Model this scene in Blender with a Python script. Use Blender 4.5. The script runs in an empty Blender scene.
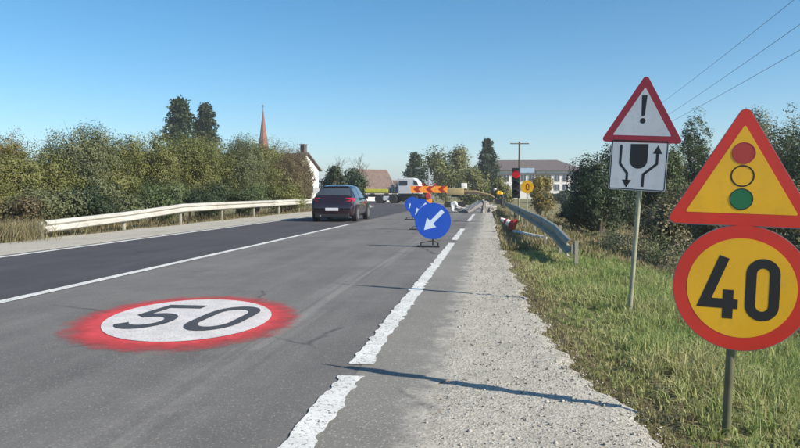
import bpy, bmesh, math, random
import numpy as np
from mathutils import Vector, Matrix

R = math.radians
random.seed(7)
RNG = np.random.default_rng(11)
scene = bpy.context.scene
COL = scene.collection

# ------------------------------------------------------------------ camera
F_PX, CAM_H = 690.0, 1.15
YAW, PITCH = math.atan(90 / F_PX), math.atan(31 / F_PX)
cam_d = bpy.data.cameras.new('camera')
cam = bpy.data.objects.new('camera', cam_d)
COL.objects.link(cam)
cam.location = (0, 0, CAM_H)
cam.rotation_euler = (math.pi / 2 - PITCH, 0, YAW)
cam_d.sensor_width = 36.0
cam_d.lens = F_PX / 800 * 36.0
cam_d.clip_start, cam_d.clip_end = 0.05, 9000
scene.camera = cam

# ------------------------------------------------------------------ sky, sun, exposure
SUN_EL = R(31.5)
SUN_DIR = Vector((0.93 * math.cos(SUN_EL), -0.37 * math.cos(SUN_EL), math.sin(SUN_EL))).normalized()
world = bpy.data.worlds.new('World')
scene.world = world
world.use_nodes = True
wn = world.node_tree.nodes
wn.clear()
wo = wn.new('ShaderNodeOutputWorld')
wb = wn.new('ShaderNodeBackground')
sky = wn.new('ShaderNodeTexSky')
sky.sky_type = 'NISHITA'
sky.sun_disc = False
sky.sun_elevation = SUN_EL
sky.sun_rotation = math.atan2(SUN_DIR.x, SUN_DIR.y)
sky.air_density = 0.85
sky.dust_density = 0.4
sky.ozone_density = 2.6
wb.inputs['Strength'].default_value = 0.094
whs = wn.new('ShaderNodeHueSaturation')
whs.inputs['Hue'].default_value = 0.49
whs.inputs['Saturation'].default_value = 1.3
world.node_tree.links.new(sky.outputs[0], whs.inputs['Color'])
world.node_tree.links.new(whs.outputs[0], wb.inputs[0])
world.node_tree.links.new(wb.outputs[0], wo.inputs[0])
sun_d = bpy.data.lights.new('sun', 'SUN')
sun_d.energy = 4.9
sun_d.angle = R(0.53)
sun_d.color = (1.0, 0.92, 0.79)
sun = bpy.data.objects.new('sun', sun_d)
COL.objects.link(sun)
sun.rotation_euler = SUN_DIR.to_track_quat('Z', 'Y').to_euler()
sun.location = (20, -10, 30)
vs = scene.view_settings
vs.view_transform = 'Standard'
vs.look = 'None'
vs.exposure = 0.74
vs.gamma = 1.0
vs.use_curve_mapping = False

# ------------------------------------------------------------------ helpers
CY, SY = math.cos(YAW), math.sin(YAW)

def at(px, depth):
    """plan position of something seen in photo column px, at a distance along the view axis"""
    lat = (px - 400) / F_PX * depth
    return (CY * lat - SY * depth, SY * lat + CY * depth)

def zat(py, depth):
    return CAM_H + (193 - py) / F_PX * depth

def link(o, parent=None):
    COL.objects.link(o)
    if parent is not None:
        o.parent = parent
    return o

def tag(o, label=None, cat=None, group=None, kind=None):
    if label: o['label'] = label
    if cat: o['category'] = cat
    if group: o['group'] = group
    if kind: o['kind'] = kind
    return o

def thing(name, label, cat, loc=(0, 0, 0), rz=0.0, group=None):
    o = bpy.data.objects.new(name, None)
    o.empty_display_size = 0.2
    link(o)
    o.location = loc
    o.rotation_euler = (0, 0, rz)
    return tag(o, label, cat, group)

def copy_tree(o, parent=None):
    c = o.copy()
    link(c, parent)
    for ch in list(o.children):
        copy_tree(ch, c)
    return c

def mesh_obj(name, v, f, m, parent=None, smooth=False, cols=None):
    me = bpy.data.meshes.new(name)
    if isinstance(f, np.ndarray):
        n, k = f.shape
        v = np.asarray(v, dtype=np.float32)
        me.vertices.add(len(v))
        me.vertices.foreach_set('co', v.ravel())
        me.loops.add(n * k)
        me.loops.foreach_set('vertex_index', f.astype(np.int32).ravel())
        me.polygons.add(n)
        me.polygons.foreach_set('loop_start', np.arange(0, n * k, k, dtype=np.int32))
        me.update(calc_edges=True)
    else:
        me.from_pydata([tuple(p) for p in v], [], f)
        me.update()
    if cols is not None:
        ca = me.color_attributes.new('Col', 'FLOAT_COLOR', 'POINT')
        c4 = np.ones((len(v), 4), dtype=np.float32)
        c4[:, :3] = cols
        ca.data.foreach_set('color', c4.ravel())
    if smooth:
        me.polygons.foreach_set('use_smooth', np.ones(len(me.polygons), dtype=bool))
    if m is not None:
        me.materials.append(m)
    o = bpy.data.objects.new(name, me)
    return link(o, parent)

class MB:
    """collects shapes into one mesh"""
    def __init__(s):
        s.v, s.f = [], []
    def add(s, v, f):
        b = len(s.v)
        s.v += [tuple(p) for p in v]
        s.f += [tuple(i + b for i in q) for q in f]
        return s
    def box(s, c, d, rot=None, bev=0.0):
        x, y, z = d[0] / 2, d[1] / 2, d[2] / 2
        if bev <= 0:
            v = [(-x, -y, -z), (x, -y, -z), (x, y, -z), (-x, y, -z), (-x, -y, z), (x, -y, z), (x, y, z), (-x, y, z)]
            f = [(0, 3, 2, 1), (4, 5, 6, 7), (0, 1, 5, 4), (1, 2, 6, 5), (2, 3, 7, 6), (3, 0, 4, 7)]
        else:
            bm = bmesh.new()
            bmesh.ops.create_cube(bm, size=1.0)
            for q in bm.verts: q.co = Vector((q.co.x * d[0], q.co.y * d[1], q.co.z * d[2]))
            bmesh.ops.bevel(bm, geom=list(bm.edges), offset=bev, segments=2, affect='EDGES', profile=0.6)
            bm.verts.ensure_lookup_table()
            v = [tuple(q.co) for q in bm.verts]
            f = [tuple(q.index for q in p.verts) for p in bm.faces]
            bm.free()
        M = Matrix.Identity(3) if rot is None else rot
        return s.add([M @ Vector(p) + Vector(c) for p in v], f)
    def tube(s, pts, r, n=8, cap=True):
        pts = [Vector(p) for p in pts]
        rs = r if isinstance(r, (list, tuple)) else [r] * len(pts)
        b = len(s.v)
        ref = None
        for i, p in enumerate(pts):
            t = (pts[min(i + 1, len(pts) - 1)] - pts[max(i - 1, 0)]).normalized()
            if ref is None:
                ref = t.orthogonal().normalized()
            a = (ref - t * ref.dot(t))
            a = a.normalized() if a.length > 1e-5 else t.orthogonal().normalized()
            ref = a
            c = t.cross(a)
            for k in range(n):
                g = 2 * math.pi * k / n
                s.v.append(tuple(p + (a * math.cos(g) + c * math.sin(g)) * rs[i]))
        for i in range(len(pts) - 1):
            for k in range(n):
                k2 = (k + 1) % n
                s.f.append((b + i * n + k, b + i * n + k2, b + (i + 1) * n + k2, b + (i + 1) * n + k))
        if cap:
            s.f.append(tuple(b + k for k in range(n))[::-1])
            e = b + (len(pts) - 1) * n
            s.f.append(tuple(e + k for k in range(n)))
        return s
    def lathe(s, prof, n=24, M=None):
        """prof: (radius, height) pairs round local Z, then turned by M"""
        M = M or Matrix.Identity(4)
        b = len(s.v)
        for (r, h) in prof:
            for k in range(n):
                g = 2 * math.pi * k / n
                s.v.append(tuple(M @ Vector((r * math.cos(g), r * math.sin(g), h))))
        for i in range(len(prof) - 1):
            for k in range(n):
                k2 = (k + 1) % n
                s.f.append((b + i * n + k, b + i * n + k2, b + (i + 1) * n + k2, b + (i + 1) * n + k))
        s.f.append(tuple(b + k for k in range(n))[::-1])
        e = b + (len(prof) - 1) * n
        s.f.append(tuple(e + k for k in range(n)))
        return s
    def prism(s, poly, y0, y1):
        """2-D polygon (x, z) pushed from y0 to y1"""
        n = len(poly)
        v = [(p[0], y0, p[1]) for p in poly] + [(p[0], y1, p[1]) for p in poly]
        f = [tuple(range(n)), tuple(range(2 * n - 1, n - 1, -1))]
        f += [(i, i + n, (i + 1) % n + n, (i + 1) % n) for i in range(n)]
        return s.add(v, f)
    def build(s, name, m, parent=None, smooth=False, bevel=0.0):
        o = mesh_obj(name, s.v, s.f, m, parent, smooth)
        bm = bmesh.new()
        bm.from_mesh(o.data)
        bmesh.ops.recalc_face_normals(bm, faces=list(bm.faces))
        bm.to_mesh(o.data)
        bm.free()
        if smooth:
            o.data.set_sharp_from_angle(angle=R(38))
        if bevel > 0:
            b = o.modifiers.new('bevel', 'BEVEL')
            b.width, b.segments, b.limit_method, b.angle_limit = bevel, 2, 'ANGLE', R(40)
        return o

def stroke(pts, w, closed=False):
    """outline quads of a polyline with mitred joints, in 2-D"""
    pts = [Vector(p) for p in pts]
    n = len(pts)
    L, Rr = [], []
    for i in range(n):
        if closed:
            a, b = pts[i - 1], pts[(i + 1) % n]
        else:
            a, b = pts[max(i - 1, 0)], pts[min(i + 1, n - 1)]
        d1 = (pts[i] - a).normalized() if (pts[i] - a).length > 1e-9 else (b - pts[i]).normalized()
        d2 = (b - pts[i]).normalized() if (b - pts[i]).length > 1e-9 else d1
        n1, n2 = Vector((-d1.y, d1.x)), Vector((-d2.y, d2.x))
        m = n1 + n2
        m = m.normalized() if m.length > 1e-6 else n1
        k = w / 2 / max(0.35, m.dot(n1))
        L.append(pts[i] + m * k)
        Rr.append(pts[i] - m * k)
    q = []
    for i in range(n if closed else n - 1):
        j = (i + 1) % n
        q.append([L[i], L[j], Rr[j], Rr[i]])
    return q

def arc(cx, cy, rx, ry, a0, a1, n):
    return [(cx + rx * math.cos(R(a0 + (a1 - a0) * i / n)), cy + ry * math.sin(R(a0 + (a1 - a0) * i / n))) for i in range(n + 1)]

def digit(ch, w, h, t):
    """strokes of a traffic-sign digit in a box w x h from (0,0)"""
    k = t / 2
    if ch == '0':
        r = w / 2 - k
        p = arc(w / 2, h - k - r, r, r, 0, 180, 12) + arc(w / 2, k + r, r, r, 180, 360, 12)
        return stroke(p, t, True)
    if ch == '4':
        a = stroke([(w * .60, h), (k * .8, h * .24), (w, h * .24)], t)
        return a + stroke([(w * .74, h * .47), (w * .74, h * .24 + k)], t) + stroke([(w * .74, h * .24 - k), (w * .74, 0)], t)
    if ch == '5':
        r = w / 2 - k
        hh = h * .31
        p = [(w * .95, h - k), (w * .2, h - k), (w * .13, h * .56)]
        p += arc(w / 2, hh, r, h * .31 - k, 125, -150, 16)
        return stroke(p, t)
    return []

# ------------------------------------------------------------------ materials
def nt(m):
    m.use_nodes = True
    t = m.node_tree
    t.nodes.clear()
    o = t.nodes.new('ShaderNodeOutputMaterial')
    b = t.nodes.new('ShaderNodeBsdfPrincipled')
    t.links.new(b.outputs[0], o.inputs[0])
    return t, b, o

def N(t, k, **kw):
    n = t.nodes.new(k)
    for a, v in kw.items():
        if a in n.inputs:
            n.inputs[a].default_value = v
        else:
            setattr(n, a, v)
    return n

def ramp(t, fac, stops, interp='LINEAR'):
    r = t.nodes.new('ShaderNodeValToRGB')
    r.color_ramp.interpolation = interp
    e = r.color_ramp.elements
    while len(e) < len(stops): e.new(0.5)
    for i, (p, c) in enumerate(stops):
        e[i].position = p
        e[i].color = (c, c, c, 1) if isinstance(c, (int, float)) else (*c, 1)
    t.links.new(fac, r.inputs[0])
    return r.outputs[0]

def mixc(t, fac, a, b, mode='MIX'):
    n = t.nodes.new('ShaderNodeMix')
    n.data_type = 'RGBA'
    n.blend_type = mode
    for sock, v in ((n.inputs[0], fac), (n.inputs[6], a), (n.inputs[7], b)):
        if isinstance(v, (int, float)): sock.default_value = v
        elif isinstance(v, tuple): sock.default_value = (*v, 1)
        else: t.links.new(v, sock)
    return n.outputs[2]

def math_n(t, op, a, b=None):
    n = t.nodes.new('ShaderNodeMath')
    n.operation = op
    for i, v in enumerate((a, b)):
        if v is None: continue
        if isinstance(v, (int, float)): n.inputs[i].default_value = v
        else: t.links.new(v, n.inputs[i])
    return n.outputs[0]

def coords(t, scale=(1, 1, 1)):
    tc = t.nodes.new('ShaderNodeTexCoord')
    mp = t.nodes.new('ShaderNodeMapping')
    mp.inputs['Scale'].default_value = scale
    t.links.new(tc.outputs['Object'], mp.inputs[0])
    return mp.outputs[0]

def noise(t, vec, scale, detail=4, rough=.55):
    n = N(t, 'ShaderNodeTexNoise', Scale=scale, Detail=detail, Roughness=rough)
    t.links.new(vec, n.inputs['Vector'])
    return n.outputs['Fac']

def bump(t, b, h, strength, dist):
    n = N(t, 'ShaderNodeBump', Strength=strength, Distance=dist)
    t.links.new(h, n.inputs['Height'])
    t.links.new(n.outputs[0], b.inputs['Normal'])

def plain(name, c, rough=.5, metal=0.0, var=.25, scale=6.0, dirt=None, coat=0.0, bmp=0.0):
    m = bpy.data.materials.new(name)
    t, b, o = nt(m)
    v = coords(t)
    f = noise(t, v, scale, 5)
    lo = tuple(x * (1 - var) for x in c)
    hi = tuple(min(1, x * (1 + var * .6)) for x in c)
    col = ramp(t, f, [(.3, lo), (.7, hi)])
    if dirt:
        g = noise(t, v, scale * 3.1, 6, .7)
        k = ramp(t, g, [(.52, 0.0), (.72, 1.0)])
        col = mixc(t, math_n(t, 'MULTIPLY', k, .55), col, dirt)
    t.links.new(col, b.inputs['Base Color'])
    b.inputs['Roughness'].default_value = rough
    b.inputs['Metallic'].default_value = metal
    b.inputs['Coat Weight'].default_value = coat
    if bmp: bump(t, b, noise(t, v, scale * 8, 3), .5, bmp)
    return m

def glow(name, c, s):
    m = bpy.data.materials.new(name)
    t, b, o = nt(m)
    b.inputs['Base Color'].default_value = (*c, 1)
    b.inputs['Emission Color'].default_value = (*c, 1)
    b.inputs['Emission Strength'].default_value = s
    b.inputs['Roughness'].default_value = .2
    return m

def asphalt(name, base, stain, speck=.5, tracks=True):
    m = bpy.data.materials.new(name)
    t, b, o = nt(m)
    v = coords(t)
    big = noise(t, v, .35, 5, .6)
    stretch = noise(t, coords(t, (1.6, .09, 1)), 1.6, 5, .6)
    fine = noise(t, v, 60, 4, .75)
    vor = N(t, 'ShaderNodeTexVoronoi', Scale=130.0)
    t.links.new(v, vor.inputs['Vector'])
    c0 = tuple(x * .78 for x in base); c1 = tuple(x * 1.25 for x in base)
    col = ramp(t, big, [(.3, c0), (.72, c1)])
    if tracks:
        col = mixc(t, ramp(t, stretch, [(.42, 0.0), (.68, .55)]), col, tuple(x * 1.42 for x in base))
        sep = t.nodes.new('ShaderNodeSeparateXYZ')
        t.links.new(v, sep.inputs[0])
        off = math_n(t, 'ABSOLUTE', math_n(t, 'ADD', sep.outputs[0], 1.75))
        polish = math_n(t, 'MULTIPLY', ramp(t, off, [(.05, 1.0), (.34, 0.0)]), ramp(t, noise(t, coords(t, (9, .16, 1)), 1.2, 4, .6), [(.42, 0.0), (.62, .8)]))
        col = mixc(t, polish, col, tuple(x * 1.75 for x in base))
        edge = ramp(t, noise(t, v, .8, 7, .72), [(.5, 0.0), (.66, .5)])
        col = mixc(t, edge, col, tuple(x * .66 for x in base))
    col = mixc(t, ramp(t, noise(t, v, 1.3, 6, .7), [(.54, 0.0), (.74, .6)]), col, stain)
    col = mixc(t, ramp(t, fine, [(.45, 0.0), (.72, .5)]), col, tuple(x * .55 for x in base))
    stones = ramp(t, vor.outputs['Color'], [(.78, 0.0), (.86, speck)])
    col = mixc(t, stones, col, tuple(min(1, x * 2.3) for x in base))
    # old sealed cracks
    cr = N(t, 'ShaderNodeTexVoronoi', Scale=.33, feature='DISTANCE_TO_EDGE')
    w = N(t, 'ShaderNodeTexNoise', Scale=2.2, Detail=5.0)
    t.links.new(v, w.inputs['Vector'])
    t.links.new(mixc(t, .22, v, w.outputs['Color']), cr.inputs['Vector'])
    crack = ramp(t, cr.outputs['Distance'], [(.0, 1.0), (.008, 0.0)])
    gate = ramp(t, noise(t, v, .5, 3), [(.5, 0.0), (.58, .7)])
    col = mixc(t, math_n(t, 'MULTIPLY', crack, gate), col, (.018, .018, .02))
    t.links.new(col, b.inputs['Base Color'])
    b.inputs['Roughness'].default_value = .82
    b.inputs['Specular IOR Level'].default_value = .35
    bump(t, b, fine, .7, .006)
    return m

def leafmat(name, trans=.3, rough=.55):
    m = bpy.data.materials.new(name)
    t, b, o = nt(m)
    a = N(t, 'ShaderNodeVertexColor', layer_name='Col')
    t.links.new(a.outputs[0], b.inputs['Base Color'])
    b.inputs['Roughness'].default_value = rough
    b.inputs['Specular IOR Level'].default_value = .25
    tr = t.nodes.new('ShaderNodeBsdfTranslucent')
    t.links.new(a.outputs[0], tr.inputs[0])
    mx = t.nodes.new('ShaderNodeMixShader')
    mx.inputs[0].default_value = trans
    t.links.new(b.outputs[0], mx.inputs[1])
    t.links.new(tr.outputs[0], mx.inputs[2])
    t.links.new(mx.outputs[0], o.inputs[0])
    return m

def paint_mark(name, c, wear, fade=None):
    """worn road paint; the asphalt shows through where it has flaked off"""
    m = bpy.data.materials.new(name)
    t, b, o = nt(m)
    v = coords(t)
    g = noise(t, v, 55, 4, .7)
    col = ramp(t, noise(t, v, 4, 5, .65), [(.3, tuple(x * .72 for x in c)), (.7, c)])
    t.links.new(col, b.inputs['Base Color'])
    b.inputs['Roughness'].default_value = .7
    al = ramp(t, g, [(wear - .06, 0.0), (wear + .04, 1.0)])
    if fade:
        sx, sy, r0, r1 = fade
        ln = t.nodes.new('ShaderNodeVectorMath'); ln.operation = 'LENGTH'
        t.links.new(coords(t, (1 / sx, 1 / sy, 0)), ln.inputs[0])
        d = math_n(t, 'ADD', ln.outputs['Value'], math_n(t, 'MULTIPLY', math_n(t, 'SUBTRACT', noise(t, v, 5, 5, .7), .5), .35))
        al = math_n(t, 'MULTIPLY', al, ramp(t, d, [(r0, 1.0), (r1, 0.0)]))
    t.links.new(al, b.inputs['Alpha'])
    bump(t, b, g, .4, .003)
    return m

M = {}
M['asphalt'] = asphalt('old_asphalt', (.138, .131, .123), (.096, .091, .086))
M['asphalt_new'] = asphalt('newer_asphalt', (.060, .056, .060), (.045, .042, .046), .3)
M['white_mark'] = paint_mark('worn_white_paint', (.72, .72, .69), .41)
M['white_disc'] = paint_mark('speed_mark_white', (.66, .63, .62), .39)
M['red_mark'] = paint_mark('sprayed_red_paint', (.60, .055, .055), .30, (1.04, 1.42, .76, 1.02))
M['dark_mark'] = paint_mark('speed_mark_black', (.055, .055, .06), .25)

def gravel_colour(t, v):
    vo = N(t, 'ShaderNodeTexVoronoi', Scale=75.0)
    t.links.new(v, vo.inputs['Vector'])
    col = ramp(t, vo.outputs['Color'], [(.1, (.225, .21, .175)), (.5, (.38, .355, .305)), (.9, (.48, .455, .40))])
    dust = mixc(t, .45, col, (.42, .392, .335))
    col = mixc(t, ramp(t, noise(t, v, 2.2, 6, .7), [(.4, 0.0), (.62, .9)]), col, dust)
    col = mixc(t, ramp(t, noise(t, v, .9, 6, .65), [(.5, 0.0), (.72, .6)]), col, (.23, .212, .172))
    col = mixc(t, ramp(t, noise(t, v, 17, 5, .75), [(.58, 0.0), (.70, .75)]), col, (.115, .108, .09))
    return col, vo
def gravel_mat():
    m = bpy.data.materials.new('pale_gravel')
    t, b, o = nt(m)
    v = coords(t)
    col, vo = gravel_colour(t, v)
    t.links.new(col, b.inputs['Base Color'])
    b.inputs['Roughness'].default_value = .95
    h = math_n(t, 'ADD', math_n(t, 'MULTIPLY', vo.outputs['Distance'], .5), noise(t, v, 30, 6, .75))
    bump(t, b, h, .55, .014)
    return m
def shoulder_mat():
    """old shoulder asphalt with gravel dust carried onto its outer edge"""
    m = asphalt('shoulder_asphalt', (.205, .195, .175), (.15, .142, .126), .5, False)
    t = m.node_tree
    b = [n for n in t.nodes if n.type == 'BSDF_PRINCIPLED'][0]
    old = b.inputs['Base Color'].links[0].from_socket
    v = coords(t)
    sep = t.nodes.new('ShaderNodeSeparateXYZ')
    t.links.new(v, sep.inputs[0])
    g, vo = gravel_colour(t, v)
    e = math_n(t, 'ADD', math_n(t, 'MULTIPLY', math_n(t, 'ADD', sep.outputs[0], .52), 2.2), math_n(t, 'MULTIPLY', math_n(t, 'SUBTRACT', noise(t, v, 3.5, 7, .75), .5), 1.9))
    t.links.new(mixc(t, ramp(t, e, [(.15, 0.0), (.62, 1.0)]), old, g), b.inputs['Base Color'])
    return m
M['asphalt_edge'] = shoulder_mat()
M['gravel'] = gravel_mat()

def soil_mat(name, stops, sc=.8):
    m = bpy.data.materials.new(name)
    t, b, o = nt(m)
    v = coords(t)
    col = ramp(t, noise(t, v, sc, 7, .65), stops)
    col = mixc(t, ramp(t, noise(t, v, 22, 4, .7), [(.4, 0.0), (.75, .6)]), col, tuple(x * .5 for x in stops[0][1]))
    t.links.new(col, b.inputs['Base Color'])
    b.inputs['Roughness'].default_value = 1.0
    b.inputs['Specular IOR Level'].default_value = .1
    bump(t, b, noise(t, v, 9, 6, .7), .8, .08)
    return m
M['ground'] = soil_mat('dry_grass_ground', [(.3, (.14, .135, .065)), (.5, (.22, .20, .105)), (.72, (.31, .27, .16))], .25)

M['leaf'] = leafmat('leaves')
M['grass'] = leafmat('grass_blades', .35)
M['bark'] = plain('grey_brown_bark', (.12, .095, .07), .9, 0, .5, 9, bmp=.02)
M['stone'] = plain('gravel_stones', (.42, .40, .37), .9, 0, .6, 14)
M['zinc_white'] = plain('pale_galvanised_steel', (.49, .475, .43), .5, .1, .2, 1.2, (.38, .34, .28))  # left rail: sunlit paleness of the steel put into its colour, plus dirt
M['zinc'] = plain('weathered_galvanised_steel', (.30, .285, .225), .7, .0, .3, 3, (.2, .18, .14))  # same steel darkened: shade painted into the base colour, plus dirt
M['pole_green'] = plain('green_brown_post_paint', (.13, .13, .075), .6, .2, .4, 5, (.22, .15, .08))
M['pole_grey'] = plain('pale_post_paint', (.34, .34, .24), .5, .3, .35, 5, (.2, .17, .1))
M['sign_red'] = plain('sign_red', (.72, .034, .020), .35, 0, .10, 3, (.52, .035, .025), .2)
M['sign_darkred'] = plain('sign_dull_red', (.40, .02, .04), .4, 0, .10, 3, None, .2)
M['sign_yellow'] = plain('sign_amber_yellow', (.95, .49, .010), .35, 0, .10, 3, (.74, .38, .02), .2)
M['sign_white'] = plain('sign_white', (.72, .72, .74), .35, 0, .10, 3, (.52, .52, .52), .2)
M['sign_blue'] = plain('sign_blue', (.012, .085, .50), .35, 0, .10, 4, None, .2)
M['sign_pale'] = plain('sign_arrow_white', (.62, .74, .86), .4, 0, .06, 3)
M['sign_black'] = plain('sign_black', (.018, .017, .018), .4, 0, .1, 3)
M['sign_green'] = plain('sign_green', (.015, .17, .06), .4, 0, .15, 5)
M['sign_lightred'] = plain('sign_light_red', (.50, .05, .04), .4, 0, .12, 5)
M['sign_back'] = plain('sign_back_grey', (.3, .31, .32), .5, .4, .2, 4)
M['orange'] = plain('orange_panel', (.80, .27, .02), .4, 0, .1, 4)
M['maroon'] = plain('dark_red_panel', (.30, .025, .012), .4, 0, .1, 4)
M['black'] = plain('black_plastic', (.02, .02, .022), .45, 0, .2, 6)
M['rubber'] = plain('rubber', (.022, .022, .022), .85, 0, .3, 8)
M['carpaint'] = plain('dark_plum_car_paint', (.024, .011, .018), .3, .3, .08, 2, None, 1.0)
M['glass'] = plain('dark_glass', (.05, .06, .075), .05, 0, .05, 2, None, 0.5)  # lighter bluish base colour stands in for a reflection
M['tail'] = plain('tail_lamp_red', (.22, .01, .025), .18, 0, .15, 20, None, .6)
M['taillit'] = glow('lit_tail_lamp', (.42, .010, .05), .15)
M['chrome'] = plain('chrome', (.62, .62, .64), .2, .9, .05, 2)
M['plate'] = plain('number_plate', (.62, .63, .66), .45, 0, .15, 9)
M['lit_red'] = glow('lit_red_lamp', (.55, .012, .02), .3)
M['lens_dark'] = plain('unlit_lens', (.03, .025, .02), .2, 0, .2, 9)
M['cab_white'] = plain('white_truck_paint', (.58, .58, .60), .35, 0, .08, 2, None, .4)
M['yellow_green'] = plain('yellow_green_paint', (.52, .52, .05), .5, 0, .18, 3)
M['tan_yellow'] = plain('dusty_yellow_machine_paint', (.36, .28, .13), .6, 0, .25, 5, (.3, .22, .12))
M['tan_brown'] = plain('muddy_brown_paint', (.19, .14, .075), .7, 0, .3, 5, (.12, .09, .05))
M['concrete'] = plain('broken_concrete', (.34, .33, .31), .95, 0, .4, 5, (.2, .19, .17), bmp=.02)
M['bag'] = plain('white_sack', (.74, .74, .70), .8, 0, .15, 7, bmp=.01)
M['vest'] = plain('hi_vis_orange_yellow', (.80, .42, .02), .7, 0, .2, 9)
M['trousers'] = plain('dark_work_trousers', (.03, .035, .05), .9, 0, .3, 9)
M['skin'] = plain('skin', (.42, .24, .17), .6, 0, .1, 9)
M['cone_red'] = plain('cone_red', (.36, .03, .03), .5, 0, .2, 9)
M['wood_pole'] = plain('timber_pole', (.10, .085, .07), .9, 0, .4, 6)
M['brick_spire'] = plain('copper_red_spire', (.20, .075, .045), .7, 0, .25, 1)
M['render_white'] = plain('white_render', (.72, .70, .66), .9, 0, .12, .6, (.5, .47, .42))
M['render_pink'] = plain('pale_pink_render', (.50, .38, .33), .9, 0, .15, .6)
M['roof_brown'] = plain('brown_roof_tiles', (.15, .108, .09), .9, 0, .3, 2)
M['roof_dark'] = plain('dark_plum_roof_tiles', (.105, .082, .078), .9, 0, .25, 1.2)
M['pane'] = plain('window_pane', (.06, .07, .09), .15, 0, .2, 2)

# ------------------------------------------------------------------ terrain
def road_shift(Y):
    Y = np.asarray(Y, dtype=float)
    return np.where(Y > 45, -np.minimum((Y - 45) ** 2 * .006, 3.0 * (Y - 45) * .25 + 0 * Y), 0.0)

def gz(X, Y):
    X = np.asarray(X, dtype=float); Y = np.asarray(Y, dtype=float)
    x = X - road_shift(Y)
    right = np.interp(x, [.1, .5, 1.3, 2.3, 5.5, 9, 40], [-.03, -.035, -.09, -.22, -1.15, -1.35, -1.2])
    left = np.interp(-x, [11.0, 11.6, 13.2, 17, 40], [-.03, -.06, -.3, -.8, -.7])
    z = np.where(x > .1, right, np.where(x < -11.0, left, -.03))
    z = z + np.where((x > 1.0) | (x < -12), .05 * np.sin(X * 1.7 + Y * .6) * np.sin(Y * 1.1 - X * .4), 0)
    far = np.clip((np.hypot(X, Y) - 60) / 80, 0, 1)
    return np.where((x > .1) | (x < -11.0), z * (1 - far) + (-.45) * far, -.03)

xs = np.unique(np.concatenate([-np.geomspace(40, 4000, 26)[::-1], np.arange(-40, -12, 1.5), np.arange(-12, 12, .25), np.arange(12, 40, 1.5), np.geomspace(40, 4000, 26)]))
ys = np.unique(np.concatenate([-np.geomspace(12, 3000, 18)[::-1], np.arange(-12, 30, .4), np.arange(30, 130, 2.0), np.geomspace(130, 5000, 30)]))
GX, GY = np.meshgrid(xs, ys)
v = np.stack([GX, GY, gz(GX, GY)], -1).reshape(-1, 3)
nx, ny = len(xs), len(ys)
ii = (np.arange(ny - 1)[:, None] * nx + np.arange(nx - 1)[None]).ravel()
ground = mesh_obj('ground', v, np.stack([ii, ii + 1, ii + nx + 1, ii + nx], 1), M['ground'], smooth=True)
tag(ground, 'dry grassy ground beside and beyond the road', kind='structure')

YR = np.concatenate([np.arange(-14, 45, 1.0), np.arange(45, 130, 1.5)])
def strip(name, x0, x1, z, m, parent=None, ys_=YR, wav0=0.0, wav1=0.0, thick=0.0, seed=0):
    """sheet along the road between offsets x0 and x1, edges may wander"""
    rg = np.random.default_rng(seed)
    sh = road_shift(ys_)
    n = len(ys_)
    a = x0 + sh + rg.normal(0, 1, n) * wav0
    b = x1 + sh + rg.normal(0, 1, n) * wav1
    V = np.concatenate([np.stack([a, ys_, np.full(n, z)], 1), np.stack([b, ys_, np.full(n, z)], 1)])
    i = np.arange(n - 1)
    return mesh_obj(name, V, np.stack([i, i + n, i + n + 1, i + 1], 1), m, parent)

road = strip('road', -8.95, -.31, .0, M['asphalt'], wav1=.0)
tag(road, 'two lane asphalt road with worn grey surface', kind='structure')
new_lane = strip('resurfaced_lane', -8.74, -5.19, .004, M['asphalt_new'], road)
YE = np.concatenate([np.arange(-14, 45, .12)])
sh_r = strip('paved_shoulder', -.84, -.27, .0035, M['asphalt_edge'], road, YE, 0, .035, seed=3)

# gravel shoulders: right with its wandering grass edge, left between road and guardrail
def gravel(name, xa, xb, ys_, z0, seed, label):
    rg = np.random.default_rng(seed)
    nxg = 14
    n = len(ys_)
    U = np.linspace(0, 1, nxg)
    a = np.array([xa(y) for y in ys_]); b = np.array([xb(y) for y in ys_])
    sh = road_shift(ys_)
    X = a[:, None] * (1 - U) + b[:, None] * U + sh[:, None]
    Y = np.repeat(ys_[:, None], nxg, 1)
    Z = z0 + rg.normal(0, .004, X.shape)
    Z[:, 0] = z0 - .006; Z[:, -1] = z0 - .02
    i = (np.arange(n - 1)[:, None] * nxg + np.arange(nxg - 1)[None]).ravel()
    o = mesh_obj(name, np.stack([X, Y, Z], -1).reshape(-1, 3), np.stack([i, i + 1, i + nxg + 1, i + nxg], 1), M['gravel'], smooth=True)
    return tag(o, label, kind='structure')

def edge_right(y):
    return float(np.interp(y, [-14, 3.4, 5.8, 11.5, 19, 45, 130], [.9, .76, .46, .32, .22, .2, .2])) + .03 * math.sin(y * 2.3) + .028 * math.sin(y * 5.1 + 1) + .022 * math.sin(y * 11.3 + 2) + .018 * math.sin(y * 23.7)
gravel('gravel_shoulder', lambda y: -.33, edge_right, np.concatenate([np.arange(-14, 22, .07), np.arange(22, 110, 1.0)]), .001, 5, 'pale gravel shoulder along the right edge of the road')
gravel('left_gravel_shoulder', lambda y: -11.25 + .12 * math.sin(y * 1.4), lambda y: -8.93, np.concatenate([np.arange(-14, 45, .6), np.arange(45, 110, 2)]), .001, 6, 'pale gravel shoulder between the left lane and guardrail')

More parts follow.
